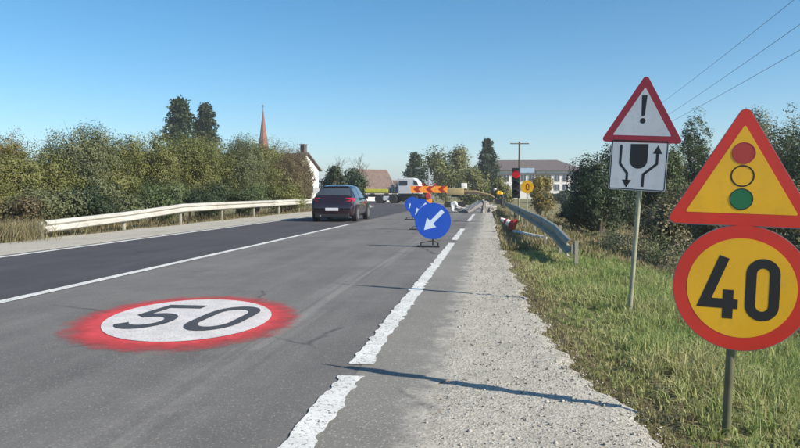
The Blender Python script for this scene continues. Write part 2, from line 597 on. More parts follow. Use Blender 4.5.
# stones lying on the right shoulder
def stones(name, n, seed, label):
    rg = np.random.default_rng(seed)
    bm = bmesh.new(); bmesh.ops.create_icosphere(bm, subdivisions=1, radius=1.0)
    bv = np.array([q.co for q in bm.verts]); bf = np.array([[q.index for q in p.verts] for p in bm.faces]); bm.free()
    y = 1.6 + rg.random(n) ** 1.7 * 16
    e = np.array([edge_right(q) for q in y])
    x = -.34 + rg.random(n) ** .8 * (e + .40)
    s = np.exp(rg.normal(-5.45, .40, n))
    s[rg.random(n) < .01] *= 2.2
    V, Fc = [], []
    for k in range(n):
        q = bv * (1 + rg.normal(0, .16, (len(bv), 1))) * (s[k] * np.array([1, rg.uniform(.6, 1.1), rg.uniform(.45, .8)]))
        a = rg.random() * 6.28
        q = q @ np.array([[math.cos(a), -math.sin(a), 0], [math.sin(a), math.cos(a), 0], [0, 0, 1]])
        V.append(q + [x[k], y[k], .002 + s[k] * .3]); Fc.append(bf + k * len(bv))
    cc = np.array([.34, .32, .28]) * rg.uniform(.45, 1.35, (n, 1))
    o = mesh_obj(name, np.concatenate(V), np.concatenate(Fc), M['stone_v'], cols=np.repeat(cc, len(bv), 0))
    return tag(o, label, kind='stuff')
M['stone_v'] = leafmat('stone_chips', 0.0, .95)
stones('gravel_chips', 9000, 21, 'loose pale gravel chips on the right shoulder')

# ------------------------------------------------------------------ painted markings (parts of the road)
def worn_line(name, xc, w, y0, y1, z, m, jag, seed, parent=road, step=.05):
    rg = np.random.default_rng(seed)
    n = max(3, int((y1 - y0) / step))
    y = np.linspace(y0, y1, n)
    j = np.repeat(rg.normal(0, jag, n // 2 + 1), 2)[:n]; k = np.repeat(rg.normal(0, jag, n // 2 + 1), 2)[1:n + 1] if n > 3 else rg.normal(0, jag, n)
    k = np.resize(k, n)
    sh = road_shift(y)
    V = np.concatenate([np.stack([xc - w / 2 + j + sh, y, np.full(n, z)], 1), np.stack([xc + w / 2 + k + sh, y, np.full(n, z)], 1)])
    i = np.arange(n - 1)
    return mesh_obj(name, V, np.stack([i, i + n, i + n + 1, i + 1], 1), m, parent)
for s, (a, b) in enumerate([(.6, 4.2), (4.5, 15.8), (16.8, 22.2), (27.9, 37.6)]):
    worn_line('edge_line_dash', -.86, .145, a, b, .0085, M['white_mark'], .010, 30 + s, step=.045 if b < 20 else .1)
worn_line('centre_line', -5.1, .15, -12, 24.6, .0085, M['white_mark'], .003, 41, step=.15)
worn_line('left_edge_line', -8.66, .15, -12, 44, .0085, M['white_mark'], .004, 42, step=.3)

def ellipse(a, b, n=72):
    return [(a * math.cos(2 * math.pi * i / n), b * math.sin(2 * math.pi * i / n)) for i in range(n)]
mx, my = -2.74, 5.97
def flat(name, polys, z, m, parent, loc=None):
    V, Fc = [], []
    for p in polys:
        b0 = len(V); V += [(q[0], q[1], z if loc is None else 0.0) for q in p]; Fc.append(tuple(range(b0, b0 + len(p))))
    o = mesh_obj(name, V, Fc, m, parent)
    if loc: o.location = loc
    bm = bmesh.new(); bm.from_mesh(o.data)
    bmesh.ops.recalc_face_normals(bm, faces=list(bm.faces))
    for q in bm.faces:
        if q.normal.z < 0: q.normal_flip()
    bm.to_mesh(o.data); bm.free()
    return o
sm = flat('speed_marking', [ellipse(1.08, 1.47)], 0, M['red_mark'], road, (mx, my, .006))
sm.rotation_euler = (0, 0, R(17))
sm['label'] = 'red ringed 50 speed limit painted on the lane'
flat('white_disc', [ellipse(.735, 1.06)], 0, M['white_disc'], sm, (0.02, .03, .004))
for ch, ox in (('5', -.52), ('0', .11)):
    q = [[(p[0] + ox, p[1] * 1.75 - .60) for p in poly] for poly in digit(ch, .47, .70, .10)]
    flat('painted_digit', q, 0, M['dark_mark'], sm, (0, .03, .008)).rotation_euler = (0, 0, R(-17))

# ------------------------------------------------------------------ guardrails
WPROF = [(-.155, 0), (-.145, .04), (-.115, .08), (-.065, .08), (-.03, .012), (0, 0), (.03, .012), (.065, .08), (.115, .08), (.145, .04), (.155, 0)]
def guardrail(name, label, path, side, m, rail_gap=4.0):
    """path: list of (x, y, top height); side +1 faces +X, -1 faces -X"""
    root = thing(name, label, 'guardrail', (path[0][0], path[0][1], 0))
    bx, by = path[0][0], path[0][1]
    for i in range(len(path) - 1):
        a, b = path[i], path[i + 1]
        V, Fc = [], []
        ns = 6
        dirv = Vector((b[0] - a[0], b[1] - a[1], 0)).normalized()
        nrm = Vector((dirv.y, -dirv.x, 0)) * (1 if dirv.y * side > 0 else -1)
        for k in range(ns + 1):
            t = k / ns * (1.0 + .05 / 4) if i < len(path) - 2 else k / ns
            hx, hy, hz = (a[j] + (b[j] - a[j]) * t for j in range(3))
            lap = .004 if i % 2 else 0.0
            for (dz, d) in WPROF:
                V.append((hx - bx + nrm.x * (d + lap), hy - by + nrm.y * (d + lap), hz - .155 + dz))
        q = len(WPROF)
        for k in range(ns):
            for j in range(q - 1):
                Fc.append((k * q + j, k * q + j + 1, (k + 1) * q + j + 1, (k + 1) * q + j))
        o = mesh_obj('rail', V, Fc, m, root)
        sol = o.modifiers.new('thickness', 'SOLIDIFY'); sol.thickness = .004
    for i, p in enumerate(path):
        g = float(gz(p[0], p[1])) - .2
        h = p[2] - .02
        b = MB()
        x0 = p[0] - bx - side * .045
        b.box((x0, p[1] - by, (g + h) / 2), (.006, .1, h - g)).box((x0 - side * .03, p[1] - by - .05, (g + h) / 2), (.06, .006, h - g)).box((x0 - side * .03, p[1] - by + .05, (g + h) / 2), (.06, .006, h - g))
        b.box((p[0] - bx - side * .015, p[1] - by, p[2] - .155), (.05, .08, .16))
        b.build('post', M['zinc'], root)  # darker steel on the posts paints in their shade
        k = MB()
        k.lathe([(.022, 0), (.022, .01), (.012, .018)], 8, Matrix.Translation((p[0] - bx + side * .01, p[1] - by + .0, p[2] - .155)) @ Matrix.Rotation(R(90) * side, 4, 'Y'))
        k.build('bolt', m, root)
    return root
lp = []
for i in range(8):
    y = 16.3 + i * 4.0
    lp.append((-11.3, y, float(np.interp(y, [16.3, 20.3, 24.6, 60], [.44, .56, .76, .78]))))
guardrail('guardrail', 'cream white steel guardrail below the bushes on the left roadside', lp, 1, M['zinc_white'])
rp = [(1.36, 11.8, .37), (1.30, 13.9, .53)] + [(1.22 - .008 * i * 3, 16.6 + i * 3.4, .60) for i in range(9)]
guardrail('guardrail', 'grey steel guardrail with dipped end beside the grass verge', rp, -1, M['zinc'])

# ------------------------------------------------------------------ road signs
def rtri(side, r, n=6):
    """rounded triangle, point up, centred on its middle height"""
    h = side * math.sqrt(3) / 2
    c = [(-side / 2, -h / 2), (side / 2, -h / 2), (0, h / 2)]
    cen = (0, -h / 2 + h / 3)
    out = []
    inset = r * 2
    for i, p in enumerate(c):
        d = Vector((cen[0] - p[0], cen[1] - p[1])).normalized()
        q = Vector(p) + d * inset
        a0 = (210, 330, 90)[i]
        for k in range(n + 1):
            a = R(a0 - 60 + 120 * k / n)
            out.append((q.x + r * math.cos(a), q.y + r * math.sin(a)))
    return out
def rrect(w, h, r, n=4):
    out = []
    for cx, cy, a0 in ((w / 2 - r, -h / 2 + r, -90), (w / 2 - r, h / 2 - r, 0), (-w / 2 + r, h / 2 - r, 90), (-w / 2 + r, -h / 2 + r, 180)):
        for k in range(n + 1):
            a = R(a0 + 90 * k / n); out.append((cx + r * math.cos(a), cy + r * math.sin(a)))
    return out
def circ(r, n=48, cx=0, cy=0):
    return [(cx + r * math.cos(2 * math.pi * i / n), cy + r * math.sin(2 * math.pi * i / n)) for i in range(n)]
def plate(name, poly, m, parent, zc, y0=-.03, t=.004, xc=0.0):
    o = MB().prism(poly, -t / 2, t / 2).build(name, m, parent)
    o.location = (xc, y0, zc)
    return o
def prints(name, polys, m, parent, lift=-.0045, t=.0004):
    lift = {-.0035: -.0023, -.0045: -.0023, -.005: -.0030, -.0062: -.0035, -.008: -.0065}[lift]
    b = MB()
    for p in polys: b.prism([tuple(q) for q in p], -t / 2, t / 2)
    o = b.build(name, m, parent)
    o.location = (0, lift, 0)
    return o
def pole(parent, r, z0, z1, m, square=False):
    b = MB()
    if square: b.box((0, 0, (z0 + z1) / 2), (r * 2, r * 2, z1 - z0))
    else:
        b.lathe([(r, z0), (r, z1 - .004), (r * .8, z1)], 14)
    return b.build('pole', m, parent, smooth=not square)
def brackets(parent, zs, m):
    for z in zs:
        MB().box((0, -.014, z), (.16, .012, .035)).box((0, .02, z), (.085, .03, .03)).build('bracket', m, parent)

# near post: traffic lights ahead over 40
d1 = 3.42
x1, y1 = at(730.8, d1)
z1 = float(gz(x1, y1))
s1 = thing('sign_post', 'roadworks post with yellow traffic lights triangle above yellow 40 disc', 'road sign', (x1, y1, z1), R(-14))
s1.rotation_euler = (0, R(1.7), R(-14))
k1 = F_PX / d1
hz = lambda py: zat(py, d1) - z1
pole(s1, .021, -.3, hz(140), M['pole_green'])
brackets(s1, [hz(200), hz(165), hz(262), hz(318)], M['sign_back'])
zc = hz(287)
plate('metal_rim', circ(.3125, 64), M['sign_back'], s1, zc, -.0225, .003, .028)
rim = plate('round_sign', circ(.309, 64), M['sign_red'], s1, zc, -.026, .004, .028)
plate('yellow_face', circ(.245, 64), M['sign_yellow'], rim, 0, -.0023, .0006)
digs = [('4', -.182, .172, .048), ('0', .020, .150, .047)]
for ch, ox, w, t in digs:
    prints('digit', [[(p[0] + ox, p[1] - .155) for p in q] for q in digit(ch, w, .305, t)], M['sign_black'], rim, -.005)
zc = hz(165)
plate('metal_rim', rtri(.697, .03), M['sign_back'], s1, zc, -.0225, .003, .008)
tri = plate('triangle_sign', rtri(.685, .028), M['sign_red'], s1, zc, -.026, .004, .008)
h_in = .665 * math.sqrt(3) / 2
yf = plate('yellow_face', [(p[0], p[1] - .006) for p in rtri(.50, .006)], M['sign_yellow'], tri, -.016, -.0023, .0006)
prints('red_light_symbol', [circ(.050, 32, 0, .056)], M['sign_lightred'], tri, -.005)
prints('amber_light_symbol', stroke(circ(.050, 32, 0, -.055), .007, True), M['sign_black'], tri, -.005)
prints('green_light_symbol', [circ(.050, 32, 0, -.168)], M['sign_green'], tri, -.005)
for cy, mm in ((.056, 'sign_darkred'), (-.168, 'sign_black')):
    prints('symbol_outline', stroke(circ(.051, 32, 0, cy), .004, True), M[mm], tri, -.0062)

# second post: warning triangle over lane plan
d2 = 7.0
x2, y2 = at(631, d2)
z2 = float(gz(x2, y2))
s2 = thing('sign_post', 'leaning post with exclamation mark triangle above square lane diagram', 'road sign', (x2, y2, z2), R(-19))
s2.rotation_euler = (0, R(3.6), R(-17))
hz = lambda py: (zat(py, d2) - z2)
pole(s2, .024, -.3, hz(112), M['pole_grey'])
brackets(s2, [hz(150), hz(180), hz(132)], M['sign_back'])
zc = hz(109.5)
tri = plate('triangle_sign', rtri(.79, .03), M['sign_darkred'], s2, zc, -.03, .004, -.02)
plate('white_face', [(p[0], p[1] - .012) for p in rtri(.555, .006)], M['sign_white'], tri, -.02, -.0023, .0006)
prints('exclamation_mark', [[(-.026, .13), (.026, .13), (.016, -.075), (-.016, -.075)], circ(.027, 20, 0, -.125)], M['sign_black'], tri, -.005)
zc = hz(165.5)
sq = plate('square_sign', rrect(.545, .505, .02), M['sign_white'], s2, zc, -.03, .004, -.03)
prints('border', stroke(rrect(.525, .485, .015), .010, True), M['sign_black'], sq, -.0035)
prints('obstacle_symbol', [[(-.085, .21), (.085, .215)] + arc(0, .05, .085, .085, 0, -180, 14)], M['sign_black'], sq, -.0045)
prints('lane_arrow', stroke([(-.175, .2), (-.175, .01), (-.10, -.085), (-.10, -.17)], .024) + [[(-.145, -.15), (-.055, -.15), (-.10, -.23)]], M['sign_black'], sq, -.0045)
prints('lane_arrow', stroke([(.055, -.215), (.055, -.09), (.175, .02), (.175, .14)], .026) + [[(.13, .12), (.22, .12), (.175, .205)]], M['sign_black'], sq, -.0045)

# blue keep-left discs on low stands
def arrow_poly(s):
    """arrow pointing down-left, in a disc of radius s"""
    d = Vector((-.70, -.714)); nn = Vector((-d.y, d.x))
    tip, tail = d * s * .70, d * s * -.80
    neck = d * s * .10
    w, hw = .115 * s, .36 * s
    pts = [tail + nn * w, neck + nn * w, neck + nn * hw, tip, neck - nn * hw, neck - nn * w, tail - nn * w]
    return [(p.x, p.y) for p in pts]
def blue_sign(px, depth, dia, label, cy):
    x, y = at(px, depth)
    r = thing('keep_left_sign', label, 'road sign', (x, y, 0), R(-4), 'blue keep left discs along the closed lane')
    r['kind_note'] = 'disc'
    del r['kind_note']
    zc = zat(cy, depth)
    d = plate('blue_disc', circ(dia / 2, 48), M['sign_blue'], r, zc, -.02, .004)
    prints('white_border', stroke(circ(dia / 2 - .012, 48), .008, True), M['sign_blue'], d, -.0035)
    a = arrow_poly(dia / 2)
    prints('arrow', [[a[0], a[1], a[5], a[6]], [a[2], a[3], a[4]]], M['sign_pale'], d, -.0045)
    b = MB()
    b.tube([(0, 0, .05), (0, 0, zc + dia * .3)], .018, 8)
    b.build('pole', M['black'], r, smooth=True)
    b = MB()
    b.box((-.10, 0, .02), (.48, .10, .036)).box((-.26, 0, .065), (.03, .05, .07)).box((.11, 0, .065), (.03, .05, .07)).tube([(-.26, 0, .09), (0, 0, .14), (.11, 0, .09)], .010, 6)
    b.build('stand', M['black'], r, bevel=.006)
    return r
blue_sign(433, 14.6, .77, 'nearest blue disc with white down-left arrow beside the dashed edge line', 221)
blue_sign(420.5, 21.5, .68, 'middle blue keep left disc partly hidden by the nearest one', 209.5)
blue_sign(412.5, 29.5, .66, 'farthest blue keep left disc below the orange chevron board', 204.5)

# orange chevron board closing the lane
xb, yb = at(429, 45)
cb = thing('chevron_board', 'orange board of dark red chevrons pointing left across the closed lane', 'barrier', (xb, yb, 0), R(4))
zb = zat(189.4, 45)
for i in range(3):
    p = plate('panel', rrect(.78, .44, .01), M['orange'], cb, zb, -.04, .012, -.80 + i * .80)
    ch = [(.02, .215), (.34, .215), (.10, 0), (.34, -.215), (.02, -.215), (-.22, 0)]
    prints('chevron', [[ch[0], ch[1], ch[2], ch[5]], [ch[5], ch[2], ch[3], ch[4]]], M['maroon'], p, -.008)
for xx in (-1.05, 1.05):
    MB().box((xx, 0, zb / 2 + .12), (.05, .05, zb + .2)).box((xx, 0, .03), (.12, .75, .06)).build('leg', M['black'], cb)
for xx in (-.4, .4):
    MB().lathe([(.085, -.02), (.085, .02)], 16, Matrix.Translation((xx, -.02, zb + .32)) @ Matrix.Rotation(R(90), 4, 'X')).box((xx, 0, zb + .24), (.03, .03, .12)).build('warning_lamp', M['cone_red'], cb)

# red round lamp head on an orange-footed stand just in front of the board
xr, yr = at(428, 41)
lr = thing('warning_beacon', 'red round warning beacon on orange body in front of chevron board', 'beacon', (xr, yr, 0), R(6))
MB().lathe([(.10, 0), (.19, .02), (.20, .07), (.15, .12)], 20, Matrix.Translation((0, -.04, zat(196, 41))) @ Matrix.Rotation(R(90), 4, 'X')).build('red_lens', M['cone_red'], lr, smooth=True)
MB().box((.05, 0, zat(201, 41)), (.34, .16, .30)).build('orange_body', M['orange'], lr, bevel=.02)
MB().box((.04, 0, .26), (.06, .06, .52)).box((.04, 0, .03), (.5, .3, .06)).build('stand', M['black'], lr)
MB().box((.26, -.02, zat(197, 41)), (.22, .12, .26)).build('battery_box', M['sign_back'], lr, bevel=.01)

# temporary traffic light
xt, yt = at(515.5, 27)
tl = thing('traffic_light', 'temporary traffic light showing red behind the right guardrail', 'traffic light', (xt + .55, yt, float(gz(xt + .55, yt))), R(-6))
tl.location.x = at(516, 27)[0]
zt = lambda py: zat(py, 27) - tl.location.z
b = MB().box((0, .02, (zt(168) + zt(198)) / 2), (.30, .2, zt(168) - zt(198)))
b.build('housing', M['black'], tl, bevel=.03)
for i, (py, mm) in enumerate(((174.5, 'lit_red'), (184, 'lens_dark'), (192.5, 'lens_dark'))):
    Mx = Matrix.Translation((0, -.085, zt(py))) @ Matrix.Rotation(R(90), 4, 'X')
    ln = MB().lathe([(.115 if i else .15, 0), (.115 if i else .15, .02), (.06, .04)], 24, Mx).build('lens', M[mm], tl, smooth=True)
    V, Fc = [], []
    for k in range(13):
        a = R(0 + 180 * k / 12); rr = .13 if i else .165
        V += [(rr * math.cos(a), -.085, zt(py) + rr * math.sin(a)), (rr * math.cos(a), -.085 - .20 + .10 * abs(math.cos(a)), zt(py) + rr * math.sin(a) - .03)]
    for k in range(12): Fc.append((2 * k, 2 * k + 2, 2 * k + 3, 2 * k + 1))
    vz = mesh_obj('visor', V, Fc, M['black'], tl)
    sd = vz.modifiers.new('thickness', 'SOLIDIFY'); sd.thickness = .006
MB().tube([(.10, .05, -.1), (.10, .05, zt(198) + .3)], .035, 10).build('pole', M['pole_grey'], tl, smooth=True)
MB().box((.1, .05, .05), (.6, .6, .1)).build('base', M['black'], tl)

# yellow disc and pale blue board behind the traffic light
xy, yy = at(527, 30)
ysn = thing('sign_post', 'round yellow sign with dark figure under a pale blue board', 'road sign', (xy, yy, float(gz(xy, yy))), R(-10))
zt = lambda py: zat(py, 30) - ysn.location.z
MB().tube([(0, .03, -.2), (0, .03, zt(167))], .025, 8).build('pole', M['pole_grey'], ysn, smooth=True)
yd = plate('yellow_disc', circ(.28, 40), M['sign_yellow'], ysn, zt(187), -.02, .005)
prints('dark_figure', [[(p[0] - .07, p[1] - .15) for p in q] for q in digit('0', .17, .30, .05)], M['maroon'], yd)
plate('blue_board', rrect(.62, .20, .02), M['sign_pale'], ysn, zt(170.5), -.02, .005)

# small white board by the left guardrail's far end
xw, yw = at(316.5, 45)
wbd = thing('roadside_marker', 'small white square board on a post left of the dark car', 'marker', (xw, yw, float(gz(xw, yw))))
zt = lambda py: zat(py, 45) - wbd.location.z
MB().box((0, .03, zt(194) / 2 + .1), (.06, .06, zt(194) + .2)).build('post', M['sign_back'], wbd)
plate('board', rrect(.40, .36, .02), M['sign_white'], wbd, zt(190.8), -.01, .01)

# ------------------------------------------------------------------ dark hatchback
def car():
    cx, cyy = at(331.8, 27.3)
    root = thing('hatchback_car', 'dark plum hatchback car passing the works in the left lane', 'car', (cx, cyy, .004), R(0.5))
    # stations: y, half width, bottom z, belt z, half roof width, top z
    S = [(0.00, .70, .32, .58, .66, .62), (.03, .80, .26, .66, .74, .72), (.10, .845, .23, .80, .76, .90), (.22, .865, .22, .88, .74, 1.00),
         (.50, .875, .2, .90, .63, 1.25), (.74, .88, .2, .905, .575, 1.395), (1.0, .885, .2, .905, .585, 1.44), (1.6, .885, .2, .90, .60, 1.47), (2.2, .885, .2, .895, .60, 1.44),
         (2.6, .885, .2, .89, .625, 1.33), (3.0, .88, .2, .885, .68, 1.08), (3.2, .875, .2, .88, .74, .955), (3.6, .86, .2, .82, .72, .88), (3.95, .82, .22, .72, .66, .78), (4.12, .74, .26, .6, .58, .66), (4.2, .60, .34, .5, .48, .56)]
    def ring(y, w, zb, zbelt, wt, zt):
        H = [(0, zb), (w * .86, zb), (w * .965, zb + .07), (w * .99, zb + .22), (w, (zb + zbelt) / 2 + .06), (w * .985, zbelt - .09), (w * .95, zbelt),
             (wt + .055, zt - .085), (wt, zt - .035), (wt * .86, zt - .006), (wt * .5, zt + .012), (0, zt + .018)]
        return H
    nH = 12
    V, Fc = [], []
    for s in S:
        H = ring(*s)
        row = [(p[0], s[0], p[1]) for p in H] + [(-p[0], s[0], p[1]) for p in H[-2:0:-1]]
        V += row
    q = 2 * nH - 2
    for i in range(len(S) - 1):
        for k in range(q):
            k2 = (k + 1) % q
            Fc.append((i * q + k, i * q + k2, (i + 1) * q + k2, (i + 1) * q + k))
    Fc.append(tuple(range(q))[::-1])
    Fc.append(tuple((len(S) - 1) * q + k for k in range(q)))
    b = MB().add(V, Fc)
    # wheel arches as dark recess lips are added as separate parts
    body = b.build('body', M['carpaint'], root, smooth=True)
    body.data.set_sharp_from_angle(angle=R(50))
    def surf(y, j):   # point j of the ring at length y, by interpolation between stations
        for i in range(len(S) - 1):
            if S[i][0] <= y <= S[i + 1][0]:
                t = (y - S[i][0]) / (S[i + 1][0] - S[i][0])
                a, c = ring(*S[i])[j], ring(*S[i + 1])[j]
                return Vector((a[0] + (c[0] - a[0]) * t, y, a[1] + (c[1] - a[1]) * t))
    def panel(name, rows, m, off, par=root, smooth=True):
        """patch lofted from rows of points, lifted off the body"""
        V = [p for r_ in rows for p in r_]
        n = len(rows[0])
        Fc = [(i * n + k, i * n + k + 1, (i + 1) * n + k + 1, (i + 1) * n + k) for i in range(len(rows) - 1) for k in range(n - 1)]
        o = mesh_obj(name, V, Fc, m, par, smooth)
        bm = bmesh.new(); bm.from_mesh(o.data); bmesh.ops.recalc_face_normals(bm, faces=list(bm.faces))
        cen = Vector((0, 2.0, .7))
        f0 = bm.faces[:][0]
        if (f0.calc_center_median() - cen).dot(f0.normal) < 0:
            bmesh.ops.reverse_faces(bm, faces=list(bm.faces))
        bm.normal_update()
        for vv in bm.verts: vv.co += vv.normal * off
        bm.to_mesh(o.data); bm.free()
        return o
    # rear window
    rows = []
    for y in (.27, .38, .5, .62, .70):
        Hs = []
        for sgn, js in ((-1, (8, 9, 10)), (1, (11, 10, 9, 8))):
            for j in js:
                p = surf(y, j); Hs.append(Vector((p.x * sgn, p.y, p.z)))
        rows.append(Hs)
    panel('rear_window', rows, M['glass'], .008)
    # spoiler lip
    rows = []
    MB().box((0, .69, 1.402), (1.16, .14, .022)).build('roof_spoiler', M['carpaint'], root, bevel=.008)
    # side windows
    for sgn in (-1, 1):
        for (ya, yb_, yc, yd_) in ((.62, .86, 1.52, 1.55), (1.62, 1.62, 2.62, 2.42)):
            lo = [surf(ya + (yc - ya) * t, 6) for t in (0, .33, .66, 1)]
            hi = [surf(yb_ + (yd_ - yb_) * t, 7) for t in (0, .33, .66, 1)]
            lo = [Vector((p.x * sgn, p.y, p.z + .02)) for p in lo]
            hi = [Vector((p.x * sgn, p.y, p.z - .01)) for p in hi]
            mid = [(a + c) / 2 for a, c in zip(lo, hi)]
            panel('side_window', [lo, mid, hi], M['glass'], .006)
        # tail lamp wrapping round the corner
        w = []
        for z in (.80, .87, .94):
            row = []
            for (xx, y_) in ((.50, .085), (.60, .08), (.72, .085), (.80, .14), (.835, .26), (.845, .36)):
                row.append(Vector((xx * sgn, y_ + (z - .80) * .55 + (.0 if xx < .75 else .0), z)))
            w.append(row)
        tlm = panel('tail_lamp', w, M['taillit'] if sgn > 0 else M['tail'], .022)
        sd = tlm.modifiers.new('thickness', 'SOLIDIFY'); sd.thickness = .05
        # mirror
        MB().box((sgn * .97, 2.42, .97), (.16, .11, .13), bev=.03).box((sgn * .88, 2.44, .93), (.10, .04, .04)).build('mirror', M['carpaint'], root, smooth=True)
        MB().box((sgn * .893, 1.78, .77), (.02, .17, .03)).build('door_handle', M['carpaint'], root, bevel=.006)
    # bumper, plate, badge, wiper, exhaust
    MB().box((0, .07, .26), (1.40, .14, .20)).build('bumper_valance', M['black'], root, bevel=.03)  # valance carried lower in black to stand in for shade under the car
    MB().box((0, .045, .66), (1.44, .06, .03)).build('bumper_seam', M['black'], root)
    pl = MB().box((0, -.012, .50), (.52, .014, .115)).build('number_plate', M['plate'], root, bevel=.004)
    for k in range(4):
        o = MB().lathe([(.020, 0), (.027, .0), (.027, .006), (.020, .006)], 16, Matrix.Translation((-.057 + k * .038, .145, .93)) @ Matrix.Rotation(R(62), 4, 'X')).build('badge_ring', M['chrome'], root)
    MB().tube([(.02, .235, 1.035), (-.36, .30, 1.075)], .012, 6).build('rear_wiper', M['black'], root)
    MB().tube([(-.46, -.02, .245), (-.46, .2, .245)], .035, 10).build('exhaust_pipe', M['chrome'], root, smooth=True)
    # wheels with arches
    for wy in (.80, 3.36):
        for sgn in (-1, 1):
            Mw = Matrix.Translation((sgn * .80, wy, .315)) @ Matrix.Rotation(R(90), 4, 'Y')
            MB().lathe([(.365, -.098), (.372, .098)], 28, Mw).build('wheel_arch', M['black'], root)
            Mw = Matrix.Translation((sgn * .80, wy, .31)) @ Matrix.Rotation(R(90), 4, 'Y')
            wh = MB().lathe([(.20, -.105), (.27, -.11), (.305, -.09), (.312, -.05), (.312, .05), (.305, .09), (.27, .11), (.20, .105)], 28, Mw).build('wheel', M['rubber'], root, smooth=True)
            rm = MB().lathe([(.205, -.112), (.205, .112)], 24, Mw)
            rm.build('rim', M['chrome'], wh)
    return root
car()

# ------------------------------------------------------------------ white flatbed truck with a yellow beam
def truck():
    x, y = at(396, 78)
    t = thing('flatbed_truck', 'white cab flatbed truck with yellow beam on its deck', 'truck', (x, y, float(-.0)), R(-6))
    px = lambda p: (p - 396) / F_PX * 78
    z = lambda p: zat(p, 78)
    cab = MB().prism([(px(400), z(194)), (px(422), z(194)), (px(422.5), z(188)), (px(420), z(182)), (px(416), z(178.3)), (px(401), z(178.3)), (px(399.6), z(180))], -1.0, 1.0)
    c = cab.build('cab', M['cab_white'], t, bevel=.08)
    MB().prism(rrect(.95, .52, .1), -1.025, -1.012).build('side_window', M['glass'], t).location = (px(405.5), 0, z(183.2))
    MB().prism([(px(416.2), z(185)), (px(420.6), z(185)), (px(418.8), z(181.2)), (px(416.2), z(180.5))], -1.025, -1.012).build('front_side_window', M['glass'], t)
    MB().prism([(px(401), z(191.5)), (px(415), z(191.5)), (px(415), z(186.8)), (px(401), z(186.8))], -1.016, -1.008).build('door_panel', M['cab_white'], t)
    MB().box((px(393), 0, z(195.5)), (px(424) - px(362), 1.5, .32)).build('chassis', M['black'], t)
    MB().box((px(381), 0, z(193.2)), (px(399) - px(363), 2.1, .10)).build('deck', M['wood_pole'], t)
    MB().box((px(375), -.8, z(191.0)), (px(389) - px(361), .34, .42)).build('yellow_beam', M['yellow_green'], t, bevel=.03)
    MB().box((px(376), .3, z(191.6)), (px(388) - px(364), .4, .36)).build('yellow_beam', M['yellow_green'], t, bevel=.03)
    b = MB()
    for k, (p, q, h) in enumerate(((389.5, 190, .5), (392.5, 187.5, .9), (396, 188.5, .7), (398, 186, 1.1))):
        b.box((px(p), -.3 + .2 * (k % 2), z(193) + h / 2), (.28, .7, h))
    b.build('machinery', M['sign_back'], t)
    MB().tube([(px(394), -.5, z(193)), (px(393), -.5, z(181)), (px(390), -.5, z(179.5))], .05, 6).build('crane_post', M['sign_back'], t)
    for p in (380.5, 395, 416):
        for s in (-1, 1):
            Mw = Matrix.Translation((px(p), s * .9, .47)) @ Matrix.Rotation(R(90), 4, 'X')
            w = MB().lathe([(.3, -.14), (.44, -.15), (.48, -.1), (.48, .1), (.44, .15), (.3, .14)], 22, Mw).build('wheel', M['rubber'], t, smooth=True)
            MB().lathe([(.22, -.155), (.22, .155)], 16, Mw).build('rim', M['black'], w)
    MB().box((px(388), -.95, .55), (.7, .1, .5)).build('side_tank', M['cab_white'], t, bevel=.03)
truck()

# ------------------------------------------------------------------ works at the end of the lane
def mini_excavator():
    x, y = at(457, 56)
    e = thing('mini_excavator', 'small dusty yellow excavator with its boom stretched out to the right', 'excavator', (x, y, 0), 0)
    px = lambda p: (p - 457) / F_PX * 56
    z = lambda p: zat(p, 56)
    MB().box((px(455), 0, z(191.5)), (px(464) - px(446.5), 1.3, .55), bev=.07).build('body', M['tan_yellow'], e, smooth=True)
    MB().box((px(464), .1, z(186)), (.45, .6, .45), bev=.05).build('seat_box', M['bag'], e, smooth=True)
    MB().lathe([(.4, z(197)), (.4, z(194))], 18, Matrix.Translation((px(456), 0, 0))).build('turntable', M['black'], e)
    for s in (-1, 1):
        MB().prism(rrect(1.7, .42, .2, 6), s * .55 - .15, s * .55 + .15).build('track', M['rubber'], e).location = (px(455), 0, .22)
    MB().box((px(455), 0, .33), (.8, .9, .2)).build('undercarriage', M['black'], e)
    MB().tube([(px(463), -.2, z(191.8)), (px(475), -.2, z(192)), (px(489), -.2, z(195))], [.13, .15, .10], 6).build('boom', M['tan_brown'], e)
    MB().tube([(px(489), -.2, z(194.8)), (px(496), -.2, z(199))], [.10, .07], 6).build('arm', M['tan_brown'], e)
    MB().tube([(px(466), -.2, z(193.5)), (px(480), -.2, z(193.6))], .05, 8).build('hydraulic_ram', M['chrome'], e)
    MB().prism([(px(495), z(199)), (px(499.5), z(199.5)), (px(499), z(203)), (px(496), z(204)), (px(493.5), z(202))], -.45, .05).build('bucket', M['black'], e)
mini_excavator()

def rubble(name, label, px, depth, dims, rot, m, seed, cat='slab', z=0.0):
    x, y = at(px, depth)
    rg = np.random.default_rng(seed)
    bm = bmesh.new()
    bmesh.ops.create_cube(bm, size=1.0)
    bmesh.ops.subdivide_edges(bm, edges=list(bm.edges), cuts=3, use_grid_fill=True)
    for q in bm.verts:
        q.co = Vector((q.co.x * dims[0], q.co.y * dims[1], q.co.z * dims[2]))
        q.co += Vector(rg.normal(0, min(dims) * .06, 3))
    me = bpy.data.meshes.new(name); bm.to_mesh(me); bm.free()
    me.materials.append(m)
    o = link(bpy.data.objects.new(name, me))
    o.rotation_euler = rot
    Rm = o.rotation_euler.to_matrix()
    lo = min((Rm @ q.co).z for q in me.vertices)
    o.location = (x, y, z - lo - .02)
    return tag(o, label, cat, 'broken slabs at the end of the closed lane')
rubble('concrete_slab', 'tilted broken concrete slab propped up at the end of the dashed line', 473.5, 39.5, (.95, .6, .16), (R(14), R(-33), R(15)), M['concrete'], 1)
